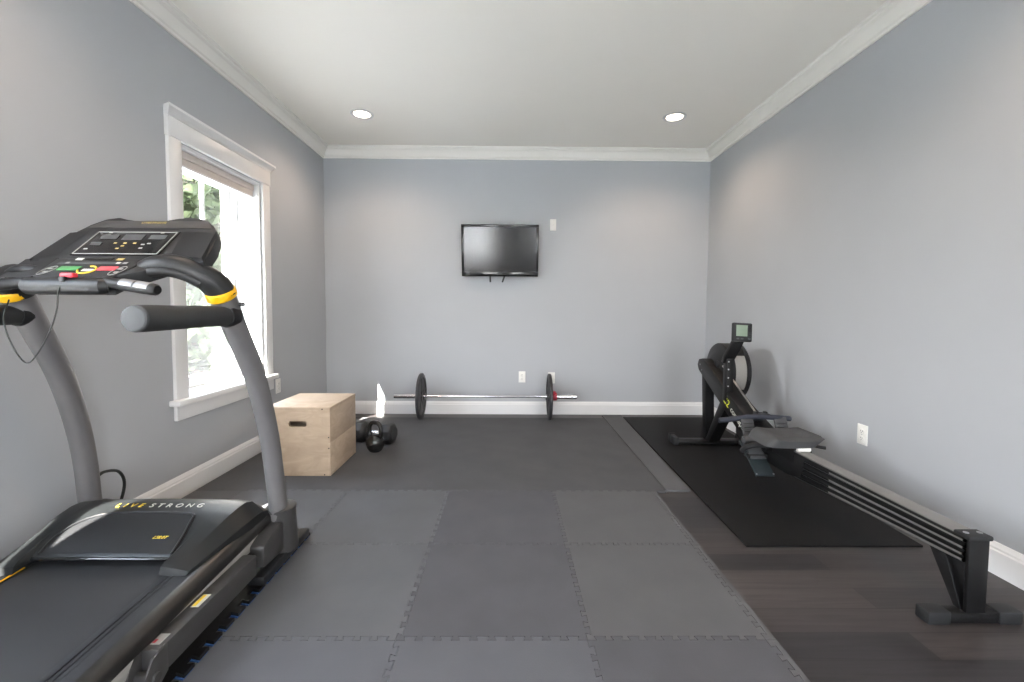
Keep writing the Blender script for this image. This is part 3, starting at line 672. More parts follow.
dp = [onp(-1.458, 1.488, 0.0015), onp(-1.168, 1.488, 0.0015), onp(-1.158, 1.582, 0.0015), onp(-1.444, 1.582, 0.0015)]
ds = MB().prism(dp, nrm*0.003, 0.0008).build('display_panel', M['black_gloss'], console)
bd = MB()
c4 = [onp(-1.452, 1.492, 0.005), onp(-1.174, 1.492, 0.005), onp(-1.165, 1.578, 0.005), onp(-1.438, 1.578, 0.005)]
for i in range(4):
    bd.cyl(c4[i], c4[(i+1) % 4], 0.0016, seg=8)
bd.build('display_border', M['label_grey'], ds)
def panel_rect(x0, x1, y0, y1, d0, th):
    return [onp(x0, y0, d0), onp(x1, y0, d0), onp(x1, y1, d0), onp(x0, y1, d0)], nrm*th
for x0_, x1_, y0_, y1_, mm in ((-1.412, -1.355, 1.549, 1.566, 'lcd'), (-1.336, -1.267, 1.546, 1.568, 'grip_cap'), (-1.246, -1.188, 1.549, 1.566, 'lcd'), (-1.426, -1.390, 1.524, 1.536, 'lcd')):
    P, v = panel_rect(x0_, x1_, y0_, y1_, 0.005, 0.001); MB().prism(P, v).build('readout', M[mm], ds)
for x0_, y0_ in ((-1.345, 1.531), (-1.312, 1.531), (-1.279, 1.531), (-1.312, 1.520), (-1.322, 1.510)):
    P, v = panel_rect(x0_-0.004, x0_+0.006, y0_, y0_+0.004, 0.005, 0.001); MB().prism(P, v).build('program_key', M['label_tan'], ds)
for x0_, y0_ in ((-1.248, 1.526), (-1.230, 1.530), (-1.245, 1.512), (-1.425, 1.508), (-1.395, 1.573), (-1.215, 1.573)):
    P, v = panel_rect(x0_-0.005, x0_+0.007, y0_, y0_+0.004, 0.005, 0.001); MB().prism(P, v).build('printed_mark', M['label_grey'], ds)
writing('console_lettering', 'LIVESTRONG', 0.0135, onp(-1.278, 1.619, 0.0046), (1, 0, 0), (0, 1, 1), M['label_tan'], console, spacing=1.15)
# control deck below the display
q0, q1 = (1.372, 1.168), (1.478, 1.240)     # front / rear (y, z)
cd = MB().prism([(-1.475, q0[0], q0[1]), (-1.226, q0[0], q0[1]), (-1.190, q1[0], q1[1]), (-1.492, q1[0], q1[1]), ], (0, 0.02, -0.055), 0.006)
cd.prism([(-1.625, 1.42, 1.170), (-1.475, 1.385, 1.173), (-1.485, 1.480, 1.244), (-1.60, 1.482, 1.238)], (0, 0.02, -0.04), 0.006)
cd.prism([(-1.226, 1.385, 1.175), (-1.165, 1.42, 1.195), (-1.12, 1.475, 1.225), (-1.190, 1.478, 1.235)], (0, 0.02, -0.04), 0.006)
ctrl = cd.build('control_deck', M['black_soft'], t)
fb = MB().tube([(-1.478, 1.372, 1.142), (-1.47, 1.366, 1.142), (-1.36, 1.362, 1.142), (-1.24, 1.366, 1.142), (-1.232, 1.372, 1.142)], [0.02, 0.026, 0.026, 0.026, 0.02], 18)
fb.build('front_bar', M['black'], ctrl)
cn = Vector((0, -(q1[1]-q0[1]), q1[0]-q0[0])).normalized()
def onc(x, f, d=0.001): return Vector((x, q0[0]+(q1[0]-q0[0])*f, q0[1]+(q1[1]-q0[1])*f)) + cn*d
def cpad(x0, x1, f0, f1, d=0.001, th=0.0025): return [onc(x0, f0, d), onc(x1, f0, d), onc(x1, f1, d), onc(x0, f1, d)], cn*th
P, v = cpad(-1.425, -1.360, 0.33, 0.52); MB().prism(P, v, 0.001).build('start_button', M['green'], ctrl)['label'] = 'green start button'
P, v = cpad(-1.302, -1.243, 0.33, 0.52); MB().prism(P, v, 0.001).build('stop_button', M['red_button'], ctrl)['label'] = 'red stop button'
fdir = (onc(0, 1)-onc(0, 0)).normalized()
for x_ in (-1.452, -1.232):
    lp = [onc(x_, 0.33, 0.0015)+Vector((0.015*math.cos(a), 0, 0))+fdir*0.027*math.sin(a)+Vector((0.008*math.sin(a), 0, 0)) for a in [2*math.pi*k/20 for k in range(21)]]
    ak = MB().tube(lp, 0.0011, 6).build('speed_key', M['label_grey'], ctrl)
    for f_ in (0.26, 0.42):
        P, v = cpad(x_-0.006, x_+0.008, f_-0.03, f_+0.03, 0.001, 0.001); MB().prism(P, v).build('key_mark', M['label_grey'], ak)
P, v = cpad(-1.455, -1.232, 0.64, 0.76, 0.001, 0.0015); MB().prism(P, v).build('key_strip', M['grip_cap'], ctrl)
for x_, mm in ((-1.425, 'label_grey'), (-1.262, 'label_white'), (-1.240, 'label_grey')):
    P, v = cpad(x_-0.006, x_+0.006, 0.665, 0.735, 0.0025, 0.001); MB().prism(P, v).build('key', M[mm], ctrl)
for x_, mm in ((-1.407, 'label_white'), (-1.275, 'label_tan')):
    P, v = cpad(x_-0.011, x_+0.011, 0.86, 0.96, 0.001, 0.0015); MB().prism(P, v).build('key', M[mm], ctrl)
P, v = cpad(-1.385, -1.30, 0.86, 0.98, 0.001, 0.001); MB().prism(P, v).build('tablet_slot', M['black_gloss'], ctrl)
ring = [onc(-1.331, 0.36, 0.002) + Vector((0.026*math.cos(a), 0, 0)) + (onc(0, 1)-onc(0, 0)).normalized()*0.022*math.sin(a) for a in [math.pi*(-0.95+1.5*k/16) for k in range(17)]]
MB().tube(ring, 0.0025, 8).build('key_arc', M['label_yellow'], ctrl)
P, v = cpad(-1.345, -1.308, 0.30, 0.40, 0.001, 0.001); MB().prism(P, v, 0.0003).build('key', M['label_white'], ctrl)
# safety key with its cord
sk = MB().box((-1.334, 1.354, 1.174), (0.040, 0.020, 0.014), None, 0.004).build('safety_key', M['red'], ctrl)
MB().box((-1.342, 1.344, 1.160), (0.018, 0.012, 0.020), None, 0.003).build('clip', M['black'], ctrl)
MB().tube(smooth([(-1.343, 1.340, 1.150), (-1.352, 1.338, 1.12), (-1.381, 1.36, 1.068), (-1.419, 1.375, 1.006), (-1.475, 1.39, 0.935), (-1.525, 1.40, 0.90), (-1.567, 1.40, 0.957), (-1.600, 1.41, 1.036), (-1.625, 1.45, 1.10)], 6), 0.0022, 8).build('safety_cord', M['cord'], sk)
# pulse grips
for s in (-1, 1):
    a = Vector((CX-0.01+s*0.118, 1.374, 1.155)); e = Vector((CX-0.01+s*0.300, 1.338, 1.130))
    d = (e-a).normalized()
    g = MB().tube([a-d*0.01, a, a+d*0.05, a+d*0.055, a+d*0.165, e-d*0.006, e], [0.016, 0.0165, 0.0165, 0.0185, 0.0185, 0.0175, 0.013], 20).build('pulse_grip', M['black'], t)
    for k in (0.062, 0.118):
        MB().lathe([(0.0186, 0), (0.0193, 0.001), (0.0193, 0.048), (0.0186, 0.049)], a+d*k, d, 20, 0.42*math.pi, 1.0*math.pi).build('sensor_plate', M['silver'], g)
# power cord by the far upright
MB().tube(smooth([(-1.768, 1.865, 0.34), (-1.775, 1.92, 0.352), (-1.785, 2.0, 0.325), (-1.79, 2.035, 0.26), (-1.788, 2.01, 0.18), (-1.775, 1.93, 0.08), (-1.76, 1.90, 0.05)], 6), 0.0065, 10).build('power_cord', M['cord'], t)

# ------------------------------------------------------------------ plywood plyometric box
bx = thing('plyo_box', 'birch plywood jump box with a hand slot, standing beside the treadmill', 'box', (-1.327, 3.0, TT))
X0, X1, Ya, Yb, Z0, Z1 = -1.530, -1.122, 2.757, 3.222, TT, 0.452
th = 0.018
# front panel with stadium hand hole
def stadium(cx, cz, w_, h_, n=10):
    P = []
    for k in range(n+1): a = -math.pi/2+math.pi*k/n; P.append((cx+(w_-h_)/2+h_/2*math.cos(a), cz+h_/2*math.sin(a)))
    for k in range(n+1): a = math.pi/2+math.pi*k/n; P.append((cx-(w_-h_)/2+h_/2*math.cos(a), cz+h_/2*math.sin(a)))
    return P
def holed_panel(mb, x0, x1, z0, z1, hole, y0, y1):
    bm = bmesh.new()
    for y in (y0, y1):
        o_ = [bm.verts.new((x, y, z)) for x, z in ((x0, z0), (x1, z0), (x1, z1), (x0, z1))]
        h_ = [bm.verts.new((x, y, z)) for x, z in hole]
        ed = [bm.edges.new((o_[i], o_[(i+1) % 4])) for i in range(4)] + [bm.edges.new((h_[i], h_[(i+1) % len(h_)])) for i in range(len(h_))]
        bmesh.ops.triangle_fill(bm, use_beauty=True, use_dissolve=False, edges=ed)
        if y == y0: A, HA = o_, h_
        else: B, HB = o_, h_
    for L, Q in ((A, B), (HA, HB)):
        for i in range(len(L)): bm.faces.new((L[i], L[(i+1) % len(L)], Q[(i+1) % len(L)], Q[i]))
    bmesh.ops.recalc_face_normals(bm, faces=bm.faces)
    mb._add(bm)
hole = stadium(-1.326, 0.346, 0.116, 0.038)
fp = MB(); holed_panel(fp, X0, X1-th, Z0, Z1-th, hole, Ya, Ya+th); fp.build('front_panel', M['ply'], bx)
fp = MB(); holed_panel(fp, X0, X1-th, Z0, Z1-th, hole, Yb-th, Yb); fp.build('back_panel', M['ply'], bx)
MB().bx(X0, X1, Ya, Yb, Z1-th, Z1, 0.0012).build('top_panel', M['ply'], bx)
sp = MB().bx(X1-th, X1, Ya, Yb, Z0, 0.222, 0.0008).build('side_panel', M['ply'], bx)
MB().bx(X1-th, X1, Ya, Yb, 0.2228, Z1-th-0.0006, 0.0008).build('side_panel', M['ply'], bx)
MB().bx(X0, X0+th, Ya+th, Yb-th, Z0, Z1-th).build('side_panel', M['ply'], bx)
MB().bx(X0+th, X1-th, Ya+0.2, Ya+0.2+th, Z0, Z1-th).build('inner_divider', M['ply'], bx)
for x_, z_ in ((-1.505, 0.440), (-1.17, 0.440), (-1.131, 0.19), (-1.131, 0.26), (-1.16, 0.02)):
    MB().cyl((x_, Ya+0.001, z_), (x_, Ya-0.0012, z_), 0.0042, seg=12).build('screw_head', M['slot'], bx)

# ------------------------------------------------------------------ dumbbell and kettlebell
db = thing('dumbbell', 'black rubber dumbbell with a chrome handle on the mat behind the plywood box', 'dumbbell', (-1.06, 3.47, TT))
c = Vector((-1.062, 3.475, TT+0.076)); ax = Vector((1, -0.22, 0)).normalized()
for s in (-1, 1):
    q0_ = c+ax*s*0.062
    MB().lathe([(0, 0), (0.055, 0), (0.078, 0.018), (0.083, 0.03), (0.083, 0.085), (0.078, 0.098), (0.055, 0.112), (0, 0.112)], q0_, ax*s, 8, 0.3926, 0.3926+2*math.pi).build('weight_head', M['hex_rubber'], db, angle=30)
MB().tube([c-ax*0.07, c-ax*0.04, c, c+ax*0.04, c+ax*0.07], [0.014, 0.0155, 0.0175, 0.0155, 0.014], 20).build('handle', M['chrome'], db)
kb_ = thing('kettlebell', 'small gloss black kettlebell standing in front of the dumbbell', 'kettlebell', (-0.985, 3.24, TT))
kc = Vector((-0.985, 3.245, TT+0.066))
MB().lathe([(0, -0.066), (0.036, -0.066), (0.046, -0.058), (0.060, -0.036), (0.068, -0.004), (0.064, 0.026), (0.050, 0.050), (0.030, 0.064), (0, 0.068)], kc, (0, 0, 1), 36).build('bell', M['kettle'], kb_)
hd_ = Vector((0.9, -0.43, 0)).normalized()
MB().tube(smooth([kc+hd_*0.046+Vector((0, 0, 0.045)), kc+hd_*0.056+Vector((0, 0, 0.085)), kc+hd_*0.050+Vector((0, 0, 0.125)), kc+hd_*0.026+Vector((0, 0, 0.148)), kc+Vector((0, 0, 0.151)), kc-hd_*0.026+Vector((0, 0, 0.148)), kc-hd_*0.050+Vector((0, 0, 0.125)), kc-hd_*0.056+Vector((0, 0, 0.085)), kc-hd_*0.046+Vector((0, 0, 0.045))], 5), 0.0155, 14).build('handle', M['kettle'], kb_)

# ------------------------------------------------------------------ barbell with two plates
PR = 0.222
BY, BZ = 4.215, PR+TT
bb = thing('barbell', 'chrome barbell lying along the back wall below the television', 'barbell', (-0.21, BY, TT))
MB().cyl((-0.86, BY, BZ), (0.43, BY, BZ), 0.0125, seg=20).build('shaft', M['chrome'], bb)
for s, xa, xe in ((-1, -0.795, -1.096), (1, 0.365, 0.667)):
    MB().lathe([(0, 0), (0.034, 0), (0.034, 0.018), (0.0225, 0.020), (0.0225, abs(xe-xa)-0.004), (0.0195, abs(xe-xa)), (0, abs(xe-xa))], (xa, BY, BZ), (s, 0, 0), 28).build('sleeve', M['chrome'], bb)
def plate(xc, s, label):
    t_ = thing('weight_plate', label, 'weight plate', (xc, BY, TT), 'barbell weight plates')
    MB().lathe([(0.028, -0.014), (0.052, -0.014), (0.058, -0.006), (0.175, -0.005), (0.184, -0.014), (0.216, -0.014), (0.222, -0.010), (0.222, 0.010), (0.216, 0.014), (0.184, 0.014), (0.175, 0.005), (0.058, 0.006), (0.052, 0.014), (0.028, 0.014), (0.028, -0.014)], (xc, BY, BZ), (1, 0, 0), 56).build('disc', M['plate_iron'], t_)
    rb = MB()
    for k in range(5):
        a = 2*math.pi*k/5+0.3; rb.box((xc, BY+0.113*math.cos(a), BZ+0.113*math.sin(a)), (0.020, 0.028, 0.122), Matrix.Rotation(a-math.pi/2, 3, 'X'), 0.003)
    rb.build('raised_rib', M['plate_iron'], t_)
    MB().lathe([(0.024, -0.0165), (0.029, -0.0165), (0.029, 0.0165), (0.024, 0.0165), (0.024, -0.0165)], (xc, BY, BZ), (1, 0, 0), 28).build('hub_ring', M['steel_strip'], t_)
    return t_
plate(-0.834, -1, 'round black weight plate on the bar end nearest the window')
plate(0.404, 1, 'round black weight plate on the bar end beside the red collar')
cl = tag(MB().lathe([(0.0235, 0), (0.037, 0), (0.039, 0.004), (0.039, 0.044), (0.037, 0.048), (0.0235, 0.048), (0.0235, 0)], (0.4255, BY, BZ), (1, 0, 0), 28).box((0.45, BY+0.012, BZ+0.043), (0.03, 0.03, 0.012), None, 0.003).build('barbell_collar', M['crimson'], origin=(0.44, BY, BZ)), 'red locking collar on the barbell outside the right plate', 'collar')
cl = tag(MB().lathe([(0.0235, 0), (0.030, 0), (0.030, 0.012), (0.0235, 0.012), (0.0235, 0)], (-0.8725, BY, BZ), (1, 0, 0), 28).build('spring_clip', M['red'], origin=(-0.866, BY, BZ)), 'thin red clip on the barbell outside the left plate', 'collar')

# ------------------------------------------------------------------ television
tv = thing('television', 'black flat television tilted down on the back wall', 'television', (-0.083, YB, 1.65))
TILT = math.radians(9.0)
RT = Matrix.Rotation(TILT, 3, 'X')   # top leans into the room
tc0 = Vector((-0.083, 4.375, 1.652))
def tvp(x, y, z): return tc0 + RT @ Vector((x, y, z))
W2, H2 = 0.379, 0.252
bz = MB()
bz.box(tvp(0, 0.012, 0), (2*W2, 0.03, 2*H2), RT, 0.004)
bz.box(tvp(0, 0.045, -0.01), (2*W2-0.16, 0.04, 2*H2-0.14), RT, 0.01)
bz.build('tv_body', M['black'], tv)
fr_ = MB()
bw = 0.026
fr_.box(tvp(0, -0.006, H2-bw/2), (2*W2, 0.014, bw), RT, 0.003).box(tvp(0, -0.006, -H2+0.022), (2*W2, 0.014, 0.044), RT, 0.003)
fr_.box(tvp(-W2+bw/2, -0.006, 0.009), (bw, 0.0135, 2*H2-bw-0.044), RT, 0.003).box(tvp(W2-bw/2, -0.006, 0.009), (bw, 0.0135, 2*H2-bw-0.044), RT, 0.003)
frm = fr_.build('bezel', M['black_gloss'], tv)
MB().box(tvp(0, -0.0035, 0.009), (2*W2-2*bw+0.004, 0.004, 2*H2-bw-0.042), RT).build('screen', M['tv_screen'], tv)
MB().box(tvp(0, -0.0138, -H2+0.022), (0.04, 0.001, 0.006), RT).build('maker_badge', M['grip_cap'], frm)
MB().box((-0.083, YB-0.006, 1.63), (0.22, 0.012, 0.22), None, 0.003).box((-0.083, YB-0.035, 1.63), (0.06, 0.07, 0.10), None, 0.005).build('wall_bracket', M['black'], tv)
for xs_, dx in ((-0.184, 0.004), (-0.030, -0.030)):
    MB().tube([(xs_, YB-0.03, 1.53), (xs_, YB-0.045, 1.44), (xs_+dx*0.3, YB-0.047, 1.405), (xs_+dx, YB-0.045, 1.345)], 0.008, 8, side=(0, 1, 0), flat=0.35).build('release_strap', M['black'], tv)

# ------------------------------------------------------------------ wall plates and outlets
def outlet(x, y, z, nrm_, label, slots=True, wd=0.07, ht=0.115):
    n_ = Vector(nrm_); side = Vector((0, 0, 1)).cross(n_); t_ = thing('wall_outlet' if slots else 'blank_wall_plate', label, 'outlet' if slots else 'wall plate', (x, y, z), 'wall outlets' if slots else None)
    Rm = Matrix((side, n_, Vector((0, 0, 1)))).transposed()
    MB().box(Vector((x, y, z))+n_*0.003, (wd, 0.006, ht), Rm, 0.002).build('cover_plate', M['plate_white'], t_)
    if slots:
        for dz in (-0.020, 0.020):
            f_ = MB().lathe([(0, 0.009), (0.014, 0.009), (0.0165, 0.006), (0.0165, 0.004)], Vector((x, y, z+dz)), n_, 20).build('receptacle', M['plate_white'], t_)
            sl_ = MB()
            for dx in (-0.006, 0.006): sl_.box(Vector((x, y, z+dz+0.002))+n_*0.0092+side*dx, (0.0022, 0.001, 0.008), Rm)
            sl_.box(Vector((x, y, z+dz-0.008))+n_*0.0092, (0.004, 0.001, 0.004), Rm)
            sl_.build('slots', M['slot'], f_)
    MB().cyl(Vector((x, y, z))+n_*0.005, Vector((x, y, z))+n_*0.0068, 0.003, seg=10).build('screw', M['silver'], t_)
outlet(0.146, YB, 0.384, (0, -1, 0), 'white outlet on the back wall, between the barbell plates')
outlet(0.448, YB, 0.375, (0, -1, 0), 'white outlet on the back wall, behind the right barbell plate')
outlet(XR, 2.455, 0.376, (-1, 0, 0), 'white outlet on the right wall beside the rowing machine')
outlet(XL, 3.53, 0.45, (1, 0, 0), 'white outlet on the window wall above the plywood box')
outlet(0.448, YB, 1.926, (0, -1, 0), 'white blank plate on the back wall right of the television', False, 0.062, 0.115)

# ------------------------------------------------------------------ rowing machine
RX = 1.617
RZ = 0.009
rw = thing('rowing_machine', 'black rowing machine with a fan flywheel beside the right wall', 'rowing machine', (RX, 2.5, 0))
# rear foot and leg
rf = MB().bx(RX-0.085, RX+0.085, 1.452, 1.497, 0.004, 0.040, 0.004).build('rear_foot', M['rower'], rw)
for s in (-1, 1):
    MB().bx(RX+s*0.085, RX+s*0.165, 1.448, 1.502, 0.0, 0.046, 0.006).build('rubber_end', M['black_soft'], rf)
MB().bx(RX-0.033, RX+0.036, 1.452, 1.466, 0.040, 0.300, 0.003).build('rear_post', M['rower'], rw)
MB().bx(RX-0.040, RX+0.044, 1.447, 1.505, 0.296, 0.313, 0.005).build('post_cap', M['black_soft'], rw)
q = MB(); xa = RX-0.034
q.prism([(xa, 1.470, 0.040), (xa, 1.497, 0.040), (xa, 1.60, 0.216), (xa, 1.535, 0.216)], (0.066, 0, 0), 0.003)
q.build('rear_brace', M['rower'], rw)
for s in (-1, 1): MB().cyl((RX+s*0.024, 1.476, 0.312), (RX+s*0.024, 1.476, 0.3155), 0.008, seg=14).build('bolt', M['silver'], rw)
# monorail: ribbed black extrusion, a little deeper toward the seat, with a brushed steel track
sect = [(-0.040, 0.0), (-0.044, 0.006), (-0.044, 0.017), (-0.035, 0.021), (-0.035, 0.030), (-0.043, 0.035), (-0.043, 0.044), (-0.036, 0.048), (-0.036, 0.056), (-0.043, 0.060), (-0.043, 0.068), (-0.036, 0.071), (-0.036, 0.077), (-0.043, 0.081), (-0.043, 0.090), (-0.037, 0.095)]
full = sect + [(-x, z) for x, z in reversed(sect)]; full.append(full[0])
RT_ = 0.302
def rail_k(y): return 0.93 + 0.5*max(0, min(1, (y-1.49)/0.85))
ml = MB(); ml.grid([[(RX+x, y, RT_-z*rail_k(y)) for x, z in full] for y in (1.467, 1.75, 2.0, 2.34, 2.95)])
ml.build('monorail', M['rower_rail'], rw, angle=20)
for z_ in (0.0115, 0.0395, 0.064, 0.0855):  # pale strips stand in for window reflections on the rear rail ridges
    ys_ = (1.4675, 1.70, 1.90, 2.10); h_ = 0.0036
    MB().prism([(RX-0.0442, y, RT_-(z_+h_)*rail_k(y)) for y in ys_] + [(RX-0.0442, y, RT_-(z_-h_)*rail_k(y)) for y in reversed(ys_)], (0.0012, 0, 0)).build('rail_glint', M['steel_strip'], rw)
MB().bx(RX-0.036, RX+0.036, 1.506, 2.86, RT_, RT_+0.0045, 0.001).build('steel_track', M['steel_strip'], rw)
# deeper black bracket under the front of the rail
q = MB(); xa = RX-0.0455
q.prism([(xa, 2.35, 0.172), (xa, 2.42, 0.160), (xa, 2.80, 0.165), (xa, 2.98, 0.24), (xa, 2.98, 0.33), (xa, 2.75, 0.300), (xa, 2.28, 0.298), (xa, 2.30, 0.19)], (0.091, 0, 0), 0.003)
q.build('rail_bracket', M['rower'], rw)
# chassis beam rising to the flywheel
xa = RX-0.058
beam = MB().prism([(xa, 2.70, 0.235), (xa, 2.62, 0.275), (xa, 2.66, 0.325), (xa, 2.95, 0.43), (xa, 3.40, 0.655), (xa, 3.50, 0.692), (xa, 3.565, 0.680), (xa, 3.59, 0.635), (xa, 3.565, 0.592), (xa, 3.20, 0.402), (xa, 2.95, 0.275)], (0.116, 0, 0), 0.006).build('chassis_beam', M['rower'], rw)
dv = Vector((0, -1, -0.55)).normalized(); un_ = Vector((0, -0.55, 1)).normalized()
# mark on the beam: lime ring glyph followed by lettering
gx = xa-0.0008
def bp(y, off): return Vector((gx, y, 0.338+(y-2.95)*0.52 + off))
writing('beam_lettering', 'concept', 0.062, bp(2.945, 0.012), dv, un_, M['label_white'], beam, spacing=0.95)
writing('beam_lettering', 'C2', 0.078, bp(3.095, 0.016), dv, un_, M['lime'], beam, shear=0.0)['label'] = 'lime green lettering'
bo = MB()
for y_, z_ in ((3.53, 0.64), (3.50, 0.60)): bo.cyl((gx, y_, z_), (gx-0.004, y_, z_), 0.007, seg=12)
bo.build('bolt', M['silver'], rw)
# chain on top of the beam
MB().tube([(RX+0.02, 3.32, 0.655), (RX+0.015, 3.05, 0.52), (RX, 2.78, 0.392)], 0.006, 8).build('chain', M['steel_strip'], rw)
# front legs
q = MB(); xa = RX-0.035
q.prism([(xa, 3.45, 0.045), (xa, 3.51, 0.045), (xa, 3.555, 0.60), (xa, 3.49, 0.60)], (0.07, 0, 0), 0.004)
q.build('front_leg', M['rower'], rw)
q = MB()
q.prism([(xa-0.005, 3.385, 0.045), (xa-0.005, 3.455, 0.045), (xa-0.005, 3.20, 0.44), (xa-0.005, 3.11, 0.41)], (0.08, 0, 0), 0.004)
q.build('front_leg', M['rower'], rw)
ff = MB().bx(RX-0.27, RX+0.27, 3.42, 3.50, 0.016, 0.048, 0.006).build('front_foot', M['rower'], rw)
for s in (-1, 1):
    MB().bx(RX+s*0.262, RX+s*0.30, 3.41, 3.51, RZ, 0.075, 0.008).cyl((RX+s*0.255, 3.52, 0.047), (RX+s*0.30, 3.52, 0.047), 0.034, seg=24).build('foot_end', M['black_soft'], ff)
# flywheel fan drum
FC = Vector((1.66, 3.44, 0.605)); FR = 0.215
fw = MB().lathe([(0.03, -0.03), (0.12, -0.028), (0.15, -0.012), (0.19, -0.006), (FR-0.006, 0.0), (FR, 0.008), (FR, 0.032), (FR-0.012, 0.036)], FC, (1, 0, 0), 64).build('fan_cover', M['black'], rw)
MB().lathe([(FR-0.010, 0.114), (FR+0.004, 0.116), (FR+0.004, 0.146), (FR-0.012, 0.152), (FR-0.03, 0.152), (FR-0.03, 0.140)], FC, (1, 0, 0), 64).build('fan_ring', M['black'], rw)
MB().lathe([(FR-0.032, 0.138), (0.10, 0.142), (0.06, 0.146), (0, 0.146)], FC, (1, 0, 0), 48).build('fan_guard', M['black_soft'], rw)
q_ax = Vector((1, 0, 0)).to_track_quat('Z', 'Y'); loc = q_ax.inverted() @ Vector((0, -1, 0.05)); a0 = math.atan2(loc.y, loc.x)
MB().lathe([(FR-0.006, 0.030), (FR-0.002, 0.034), (FR-0.002, 0.116), (FR-0.006, 0.118)], FC, (1, 0, 0), 40, a0-0.62, a0+0.66).build('perforated_screen', M['mesh_grey'], rw)['label'] = 'pale grey perforated screen'
MB().lathe([(FR-0.006, 0.030), (FR-0.001, 0.034), (FR-0.001, 0.116), (FR-0.006, 0.118)], FC, (1, 0, 0), 60, a0+0.66, a0+2*math.pi-0.62).build('drum_band', M['black'], rw)
bl_ = MB()
for k in range(24):
    a = 2*math.pi*k/24; bl_.box(FC+Vector((0.074, 0.135*math.cos(a), 0.135*math.sin(a))), (0.07, 0.11, 0.004), Matrix.Rotation(a, 3, 'X') @ Matrix.Rotation(0.3, 3, 'Y'))
bl_.cyl(FC+Vector((0.02, 0, 0)), FC+Vector((0.13, 0, 0)), 0.08, seg=30)
bl_.build('fan_blades', M['black_soft'], rw)
sc_ = MB()
for k in range(8):
    a = 2*math.pi*k/8+0.2; sc_.sphere(FC+Vector((0.131, (FR+0.005)*math.cos(a), (FR+0.005)*math.sin(a))), 0.006, u=10, v=6)
sc_.build('screw_heads', M['black_soft'], rw)
q = MB()
for dy, dz, r_ in ((0.0, 0.0, 0.055), (-0.05, 0.05, 0.03)): q.lathe([(0, -0.05), (r_, -0.046), (r_*1.1, -0.02), (r_*1.15, 0.0)], FC+Vector((0, dy, dz)), (1, 0, 0), 30)
q.build('hub_housing', M['black_soft'], rw)
# monitor post, arm and monitor
xa = RX-0.066
q = MB().bx(xa, xa+0.05, 3.085, 3.14, 0.43, 0.735, 0.005)
mp_ = q.build('monitor_post', M['rower'], rw)
bo = MB()
for z_ in (0.47, 0.54, 0.60, 0.66, 0.715): bo.cyl((xa+0.012, 3.087, z_), (xa+0.012, 3.083, z_), 0.0055, seg=10)
bo.build('bolt', M['silver'], mp_)
q = MB().prism([(1.536, 3.112, 0.70), (1.605, 3.112, 0.70), (1.630, 3.06, 0.80), (1.650, 3.02, 0.90), (1.580, 3.02, 0.90), (1.536, 3.09, 0.745)], (0, 0.03, 0.01), 0.004)
q.build('monitor_arm', M['rower'], rw)
RM = Matrix.Rotation(math.radians(-6), 3, 'X') @ Matrix.Rotation(math.radians(3), 3, 'Y')
mc = Vector((1.603, 3.0, 0.928))
mo = MB().box(mc, (0.130, 0.034, 0.128), RM, 0.008).build('monitor', M['black_soft'], rw)
MB().box(mc+RM @ Vector((-0.008, -0.0175, 0.010)), (0.076, 0.003, 0.076), RM, 0.001).build('lcd_screen', M['lcd_green'], mo)
kq = MB()
for dx, dz in ((-0.034, -0.045), (-0.006, -0.045), (0.044, -0.045)): kq.box(mc+RM @ Vector((dx, -0.018, dz)), (0.018, 0.003, 0.010), RM, 0.001)
kq.build('monitor_keys', M['grip_cap'], mo)
kq = MB()
for dz in (-0.02, 0.005, 0.03, 0.05): kq.box(mc+RM @ Vector((0.048, -0.018, dz)), (0.016, 0.003, 0.010), RM, 0.001)
kq.build('side_keys', M['black'], mo)
# handle resting across the beam
hb = MB().tube(smooth([(1.345, 2.755, 0.378), (1.42, 2.75, 0.388), (1.52, 2.745, 0.402), (1.60, 2.742, 0.406), (1.68, 2.745, 0.402), (1.75, 2.752, 0.396), (1.80, 2.76, 0.390)], 4), 0.0165, 16).build('handle', M['navy_grip'], rw)
MB().box((RX, 2.755, 0.408), (0.10, 0.04, 0.032), None, 0.008).box((RX-0.03, 2.77, 0.42), (0.02, 0.03, 0.03), None, 0.005).box((RX+0.03, 2.77, 0.42), (0.02, 0.03, 0.03), None, 0.005).build('handle_yoke', M['black'], hb)
MB().box((RX, 2.80, 0.385), (0.06, 0.04, 0.07), Matrix.Rotation(0.5, 3, 'X'), 0.006).build('handle_hook', M['black_soft'], rw)
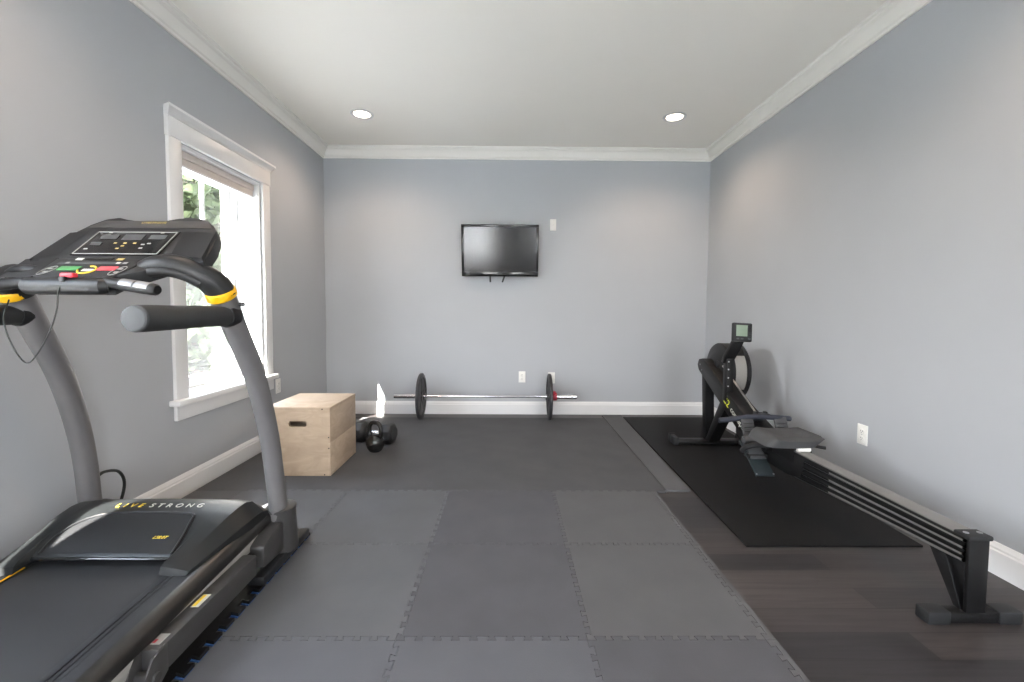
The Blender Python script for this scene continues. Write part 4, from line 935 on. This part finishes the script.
# footrests
for s in (-1, 1):
    fx = RX+s*0.106
    Rf = Matrix.Rotation(math.radians(38), 3, 'X')
    base = Vector((fx, 2.615, 0.187))
    fp_ = MB().box(base, (0.112, 0.25, 0.012), Rf, 0.004).build('footboard', M['teal'], rw)
    MB().box(base+Rf @ Vector((0, 0.06, 0.015)), (0.092, 0.16, 0.014), Rf, 0.006).build('sliding_footplate', M['grey_plastic'], fp_)
    ht_ = MB().box(base+Rf @ Vector((0, 0.10, 0.035)), (0.108, 0.05, 0.05), Rf, 0.012)
    ht_.build('heel_cup', M['grey_plastic'], fp_)
    tp = MB().box(base+Rf @ Vector((0, 0.175, 0.060)), (0.080, 0.14, 0.014), Rf @ Matrix.Rotation(0.5, 3, 'X'), 0.006)
    for k in range(4): tp.box(base+Rf @ Vector((0, 0.13+0.022*k, 0.046+0.012*k)), (0.06, 0.008, 0.008), Rf, 0.002)
    tp.build('toe_strip', M['grey_plastic'], fp_)
    MB().tube(smooth([base+Rf @ Vector((-0.068, 0.05, 0.0)), base+Rf @ Vector((-0.064, 0.04, 0.05)), base+Rf @ Vector((-0.03, 0.03, 0.085)), base+Rf @ Vector((0.03, 0.03, 0.085)), base+Rf @ Vector((0.064, 0.04, 0.05)), base+Rf @ Vector((0.068, 0.05, 0.0))], 5), 0.014, 8, side=Rf @ Vector((0, 1, 0)), flat=1.3).build('foot_strap', M['black_soft'], fp_)
    if s > 0: MB().tube(smooth([base+Rf @ Vector((0.07, 0.04, 0.03)), base+Rf @ Vector((0.10, 0.03, 0.08)), base+Rf @ Vector((0.125, 0.0, 0.11)), base+Rf @ Vector((0.15, -0.01, 0.115))], 4), 0.010, 8).build('strap_tail', M['black_soft'], fp_)
    bq = MB()
    for dx in (-0.05, 0.05): bq.cyl(base+Rf @ Vector((dx, -0.115, 0.005)), base+Rf @ Vector((dx, -0.115, 0.009)), 0.005, seg=10)
    bq.build('bolt', M['silver'], fp_)
MB().bx(RX-0.16, RX+0.16, 2.60, 2.66, 0.185, 0.21, 0.005).build('footrest_bar', M['rower'], rw)
# seat on its roller carriage
def seat():
    rows = []; N = 15; K = 9
    def half(f):  # half width along the seat, narrow nose toward the feet
        return 0.153-0.010*f
    def top(u, f):
        z = 0.386 + 0.010*abs(u)**2 - 0.016*math.exp(-((abs(u)-0.42)/0.22)**2)*math.exp(-((f-0.45)/0.3)**2)
        e = max(abs(u), abs(2*f-1)); 
        return z - 0.016*max(0, (e-0.86)/0.14)**2
    mb = MB(); bm = bmesh.new(); T = []; B = []
    for j in range(K+1):
        f = j/K; y = 2.335 + 0.245*f; r = []; bl2 = []
        for i in range(N+1):
            u = -1+2*i/N; cut = 0.020*max(0, abs(u)-0.8)/0.2; yy = y + (cut if f < 0.5 else -cut)*abs(2*f-1)
            x = RX-0.030+u*half(f)*(1-0.03*abs(2*f-1)**4)
            r.append(bm.verts.new((x, yy, top(u, f)))); bl2.append(bm.verts.new((RX-0.030+(x-RX-0.008)*0.94, y+(2.457-y)*0.06+(yy-y), 0.330+0.006*abs(u)**2)))
        T.append(r); B.append(bl2)
    for j in range(K):
        for i in range(N):
            bm.faces.new((T[j][i], T[j][i+1], T[j+1][i+1], T[j+1][i])); bm.faces.new((B[j][i], B[j+1][i], B[j+1][i+1], B[j][i+1]))
    for i in range(N):
        bm.faces.new((T[0][i+1], T[0][i], B[0][i], B[0][i+1])); bm.faces.new((T[K][i], T[K][i+1], B[K][i+1], B[K][i]))
    for j in range(K):
        bm.faces.new((T[j][0], T[j+1][0], B[j+1][0], B[j][0])); bm.faces.new((T[j+1][N], T[j][N], B[j][N], B[j+1][N]))
    bmesh.ops.recalc_face_normals(bm, faces=bm.faces); mb._add(bm); return mb
st = seat().build('seat', M['seat'], rw, angle=50)
ca = MB().bx(RX-0.047, RX+0.047, 2.36, 2.55, 0.316, 0.331, 0.002)
for s in (-1, 1): ca.bx(RX+s*0.0465, RX+s*0.052, 2.36, 2.55, 0.245, 0.325, 0.002)
ca.build('seat_carriage', M['rower'], st)
for y_ in (2.355, 2.55):
    MB().cyl((RX-0.036, y_, 0.322), (RX+0.036, y_, 0.322), 0.0145, seg=20, bev=0.003).build('roller', M['plate_white'], st)
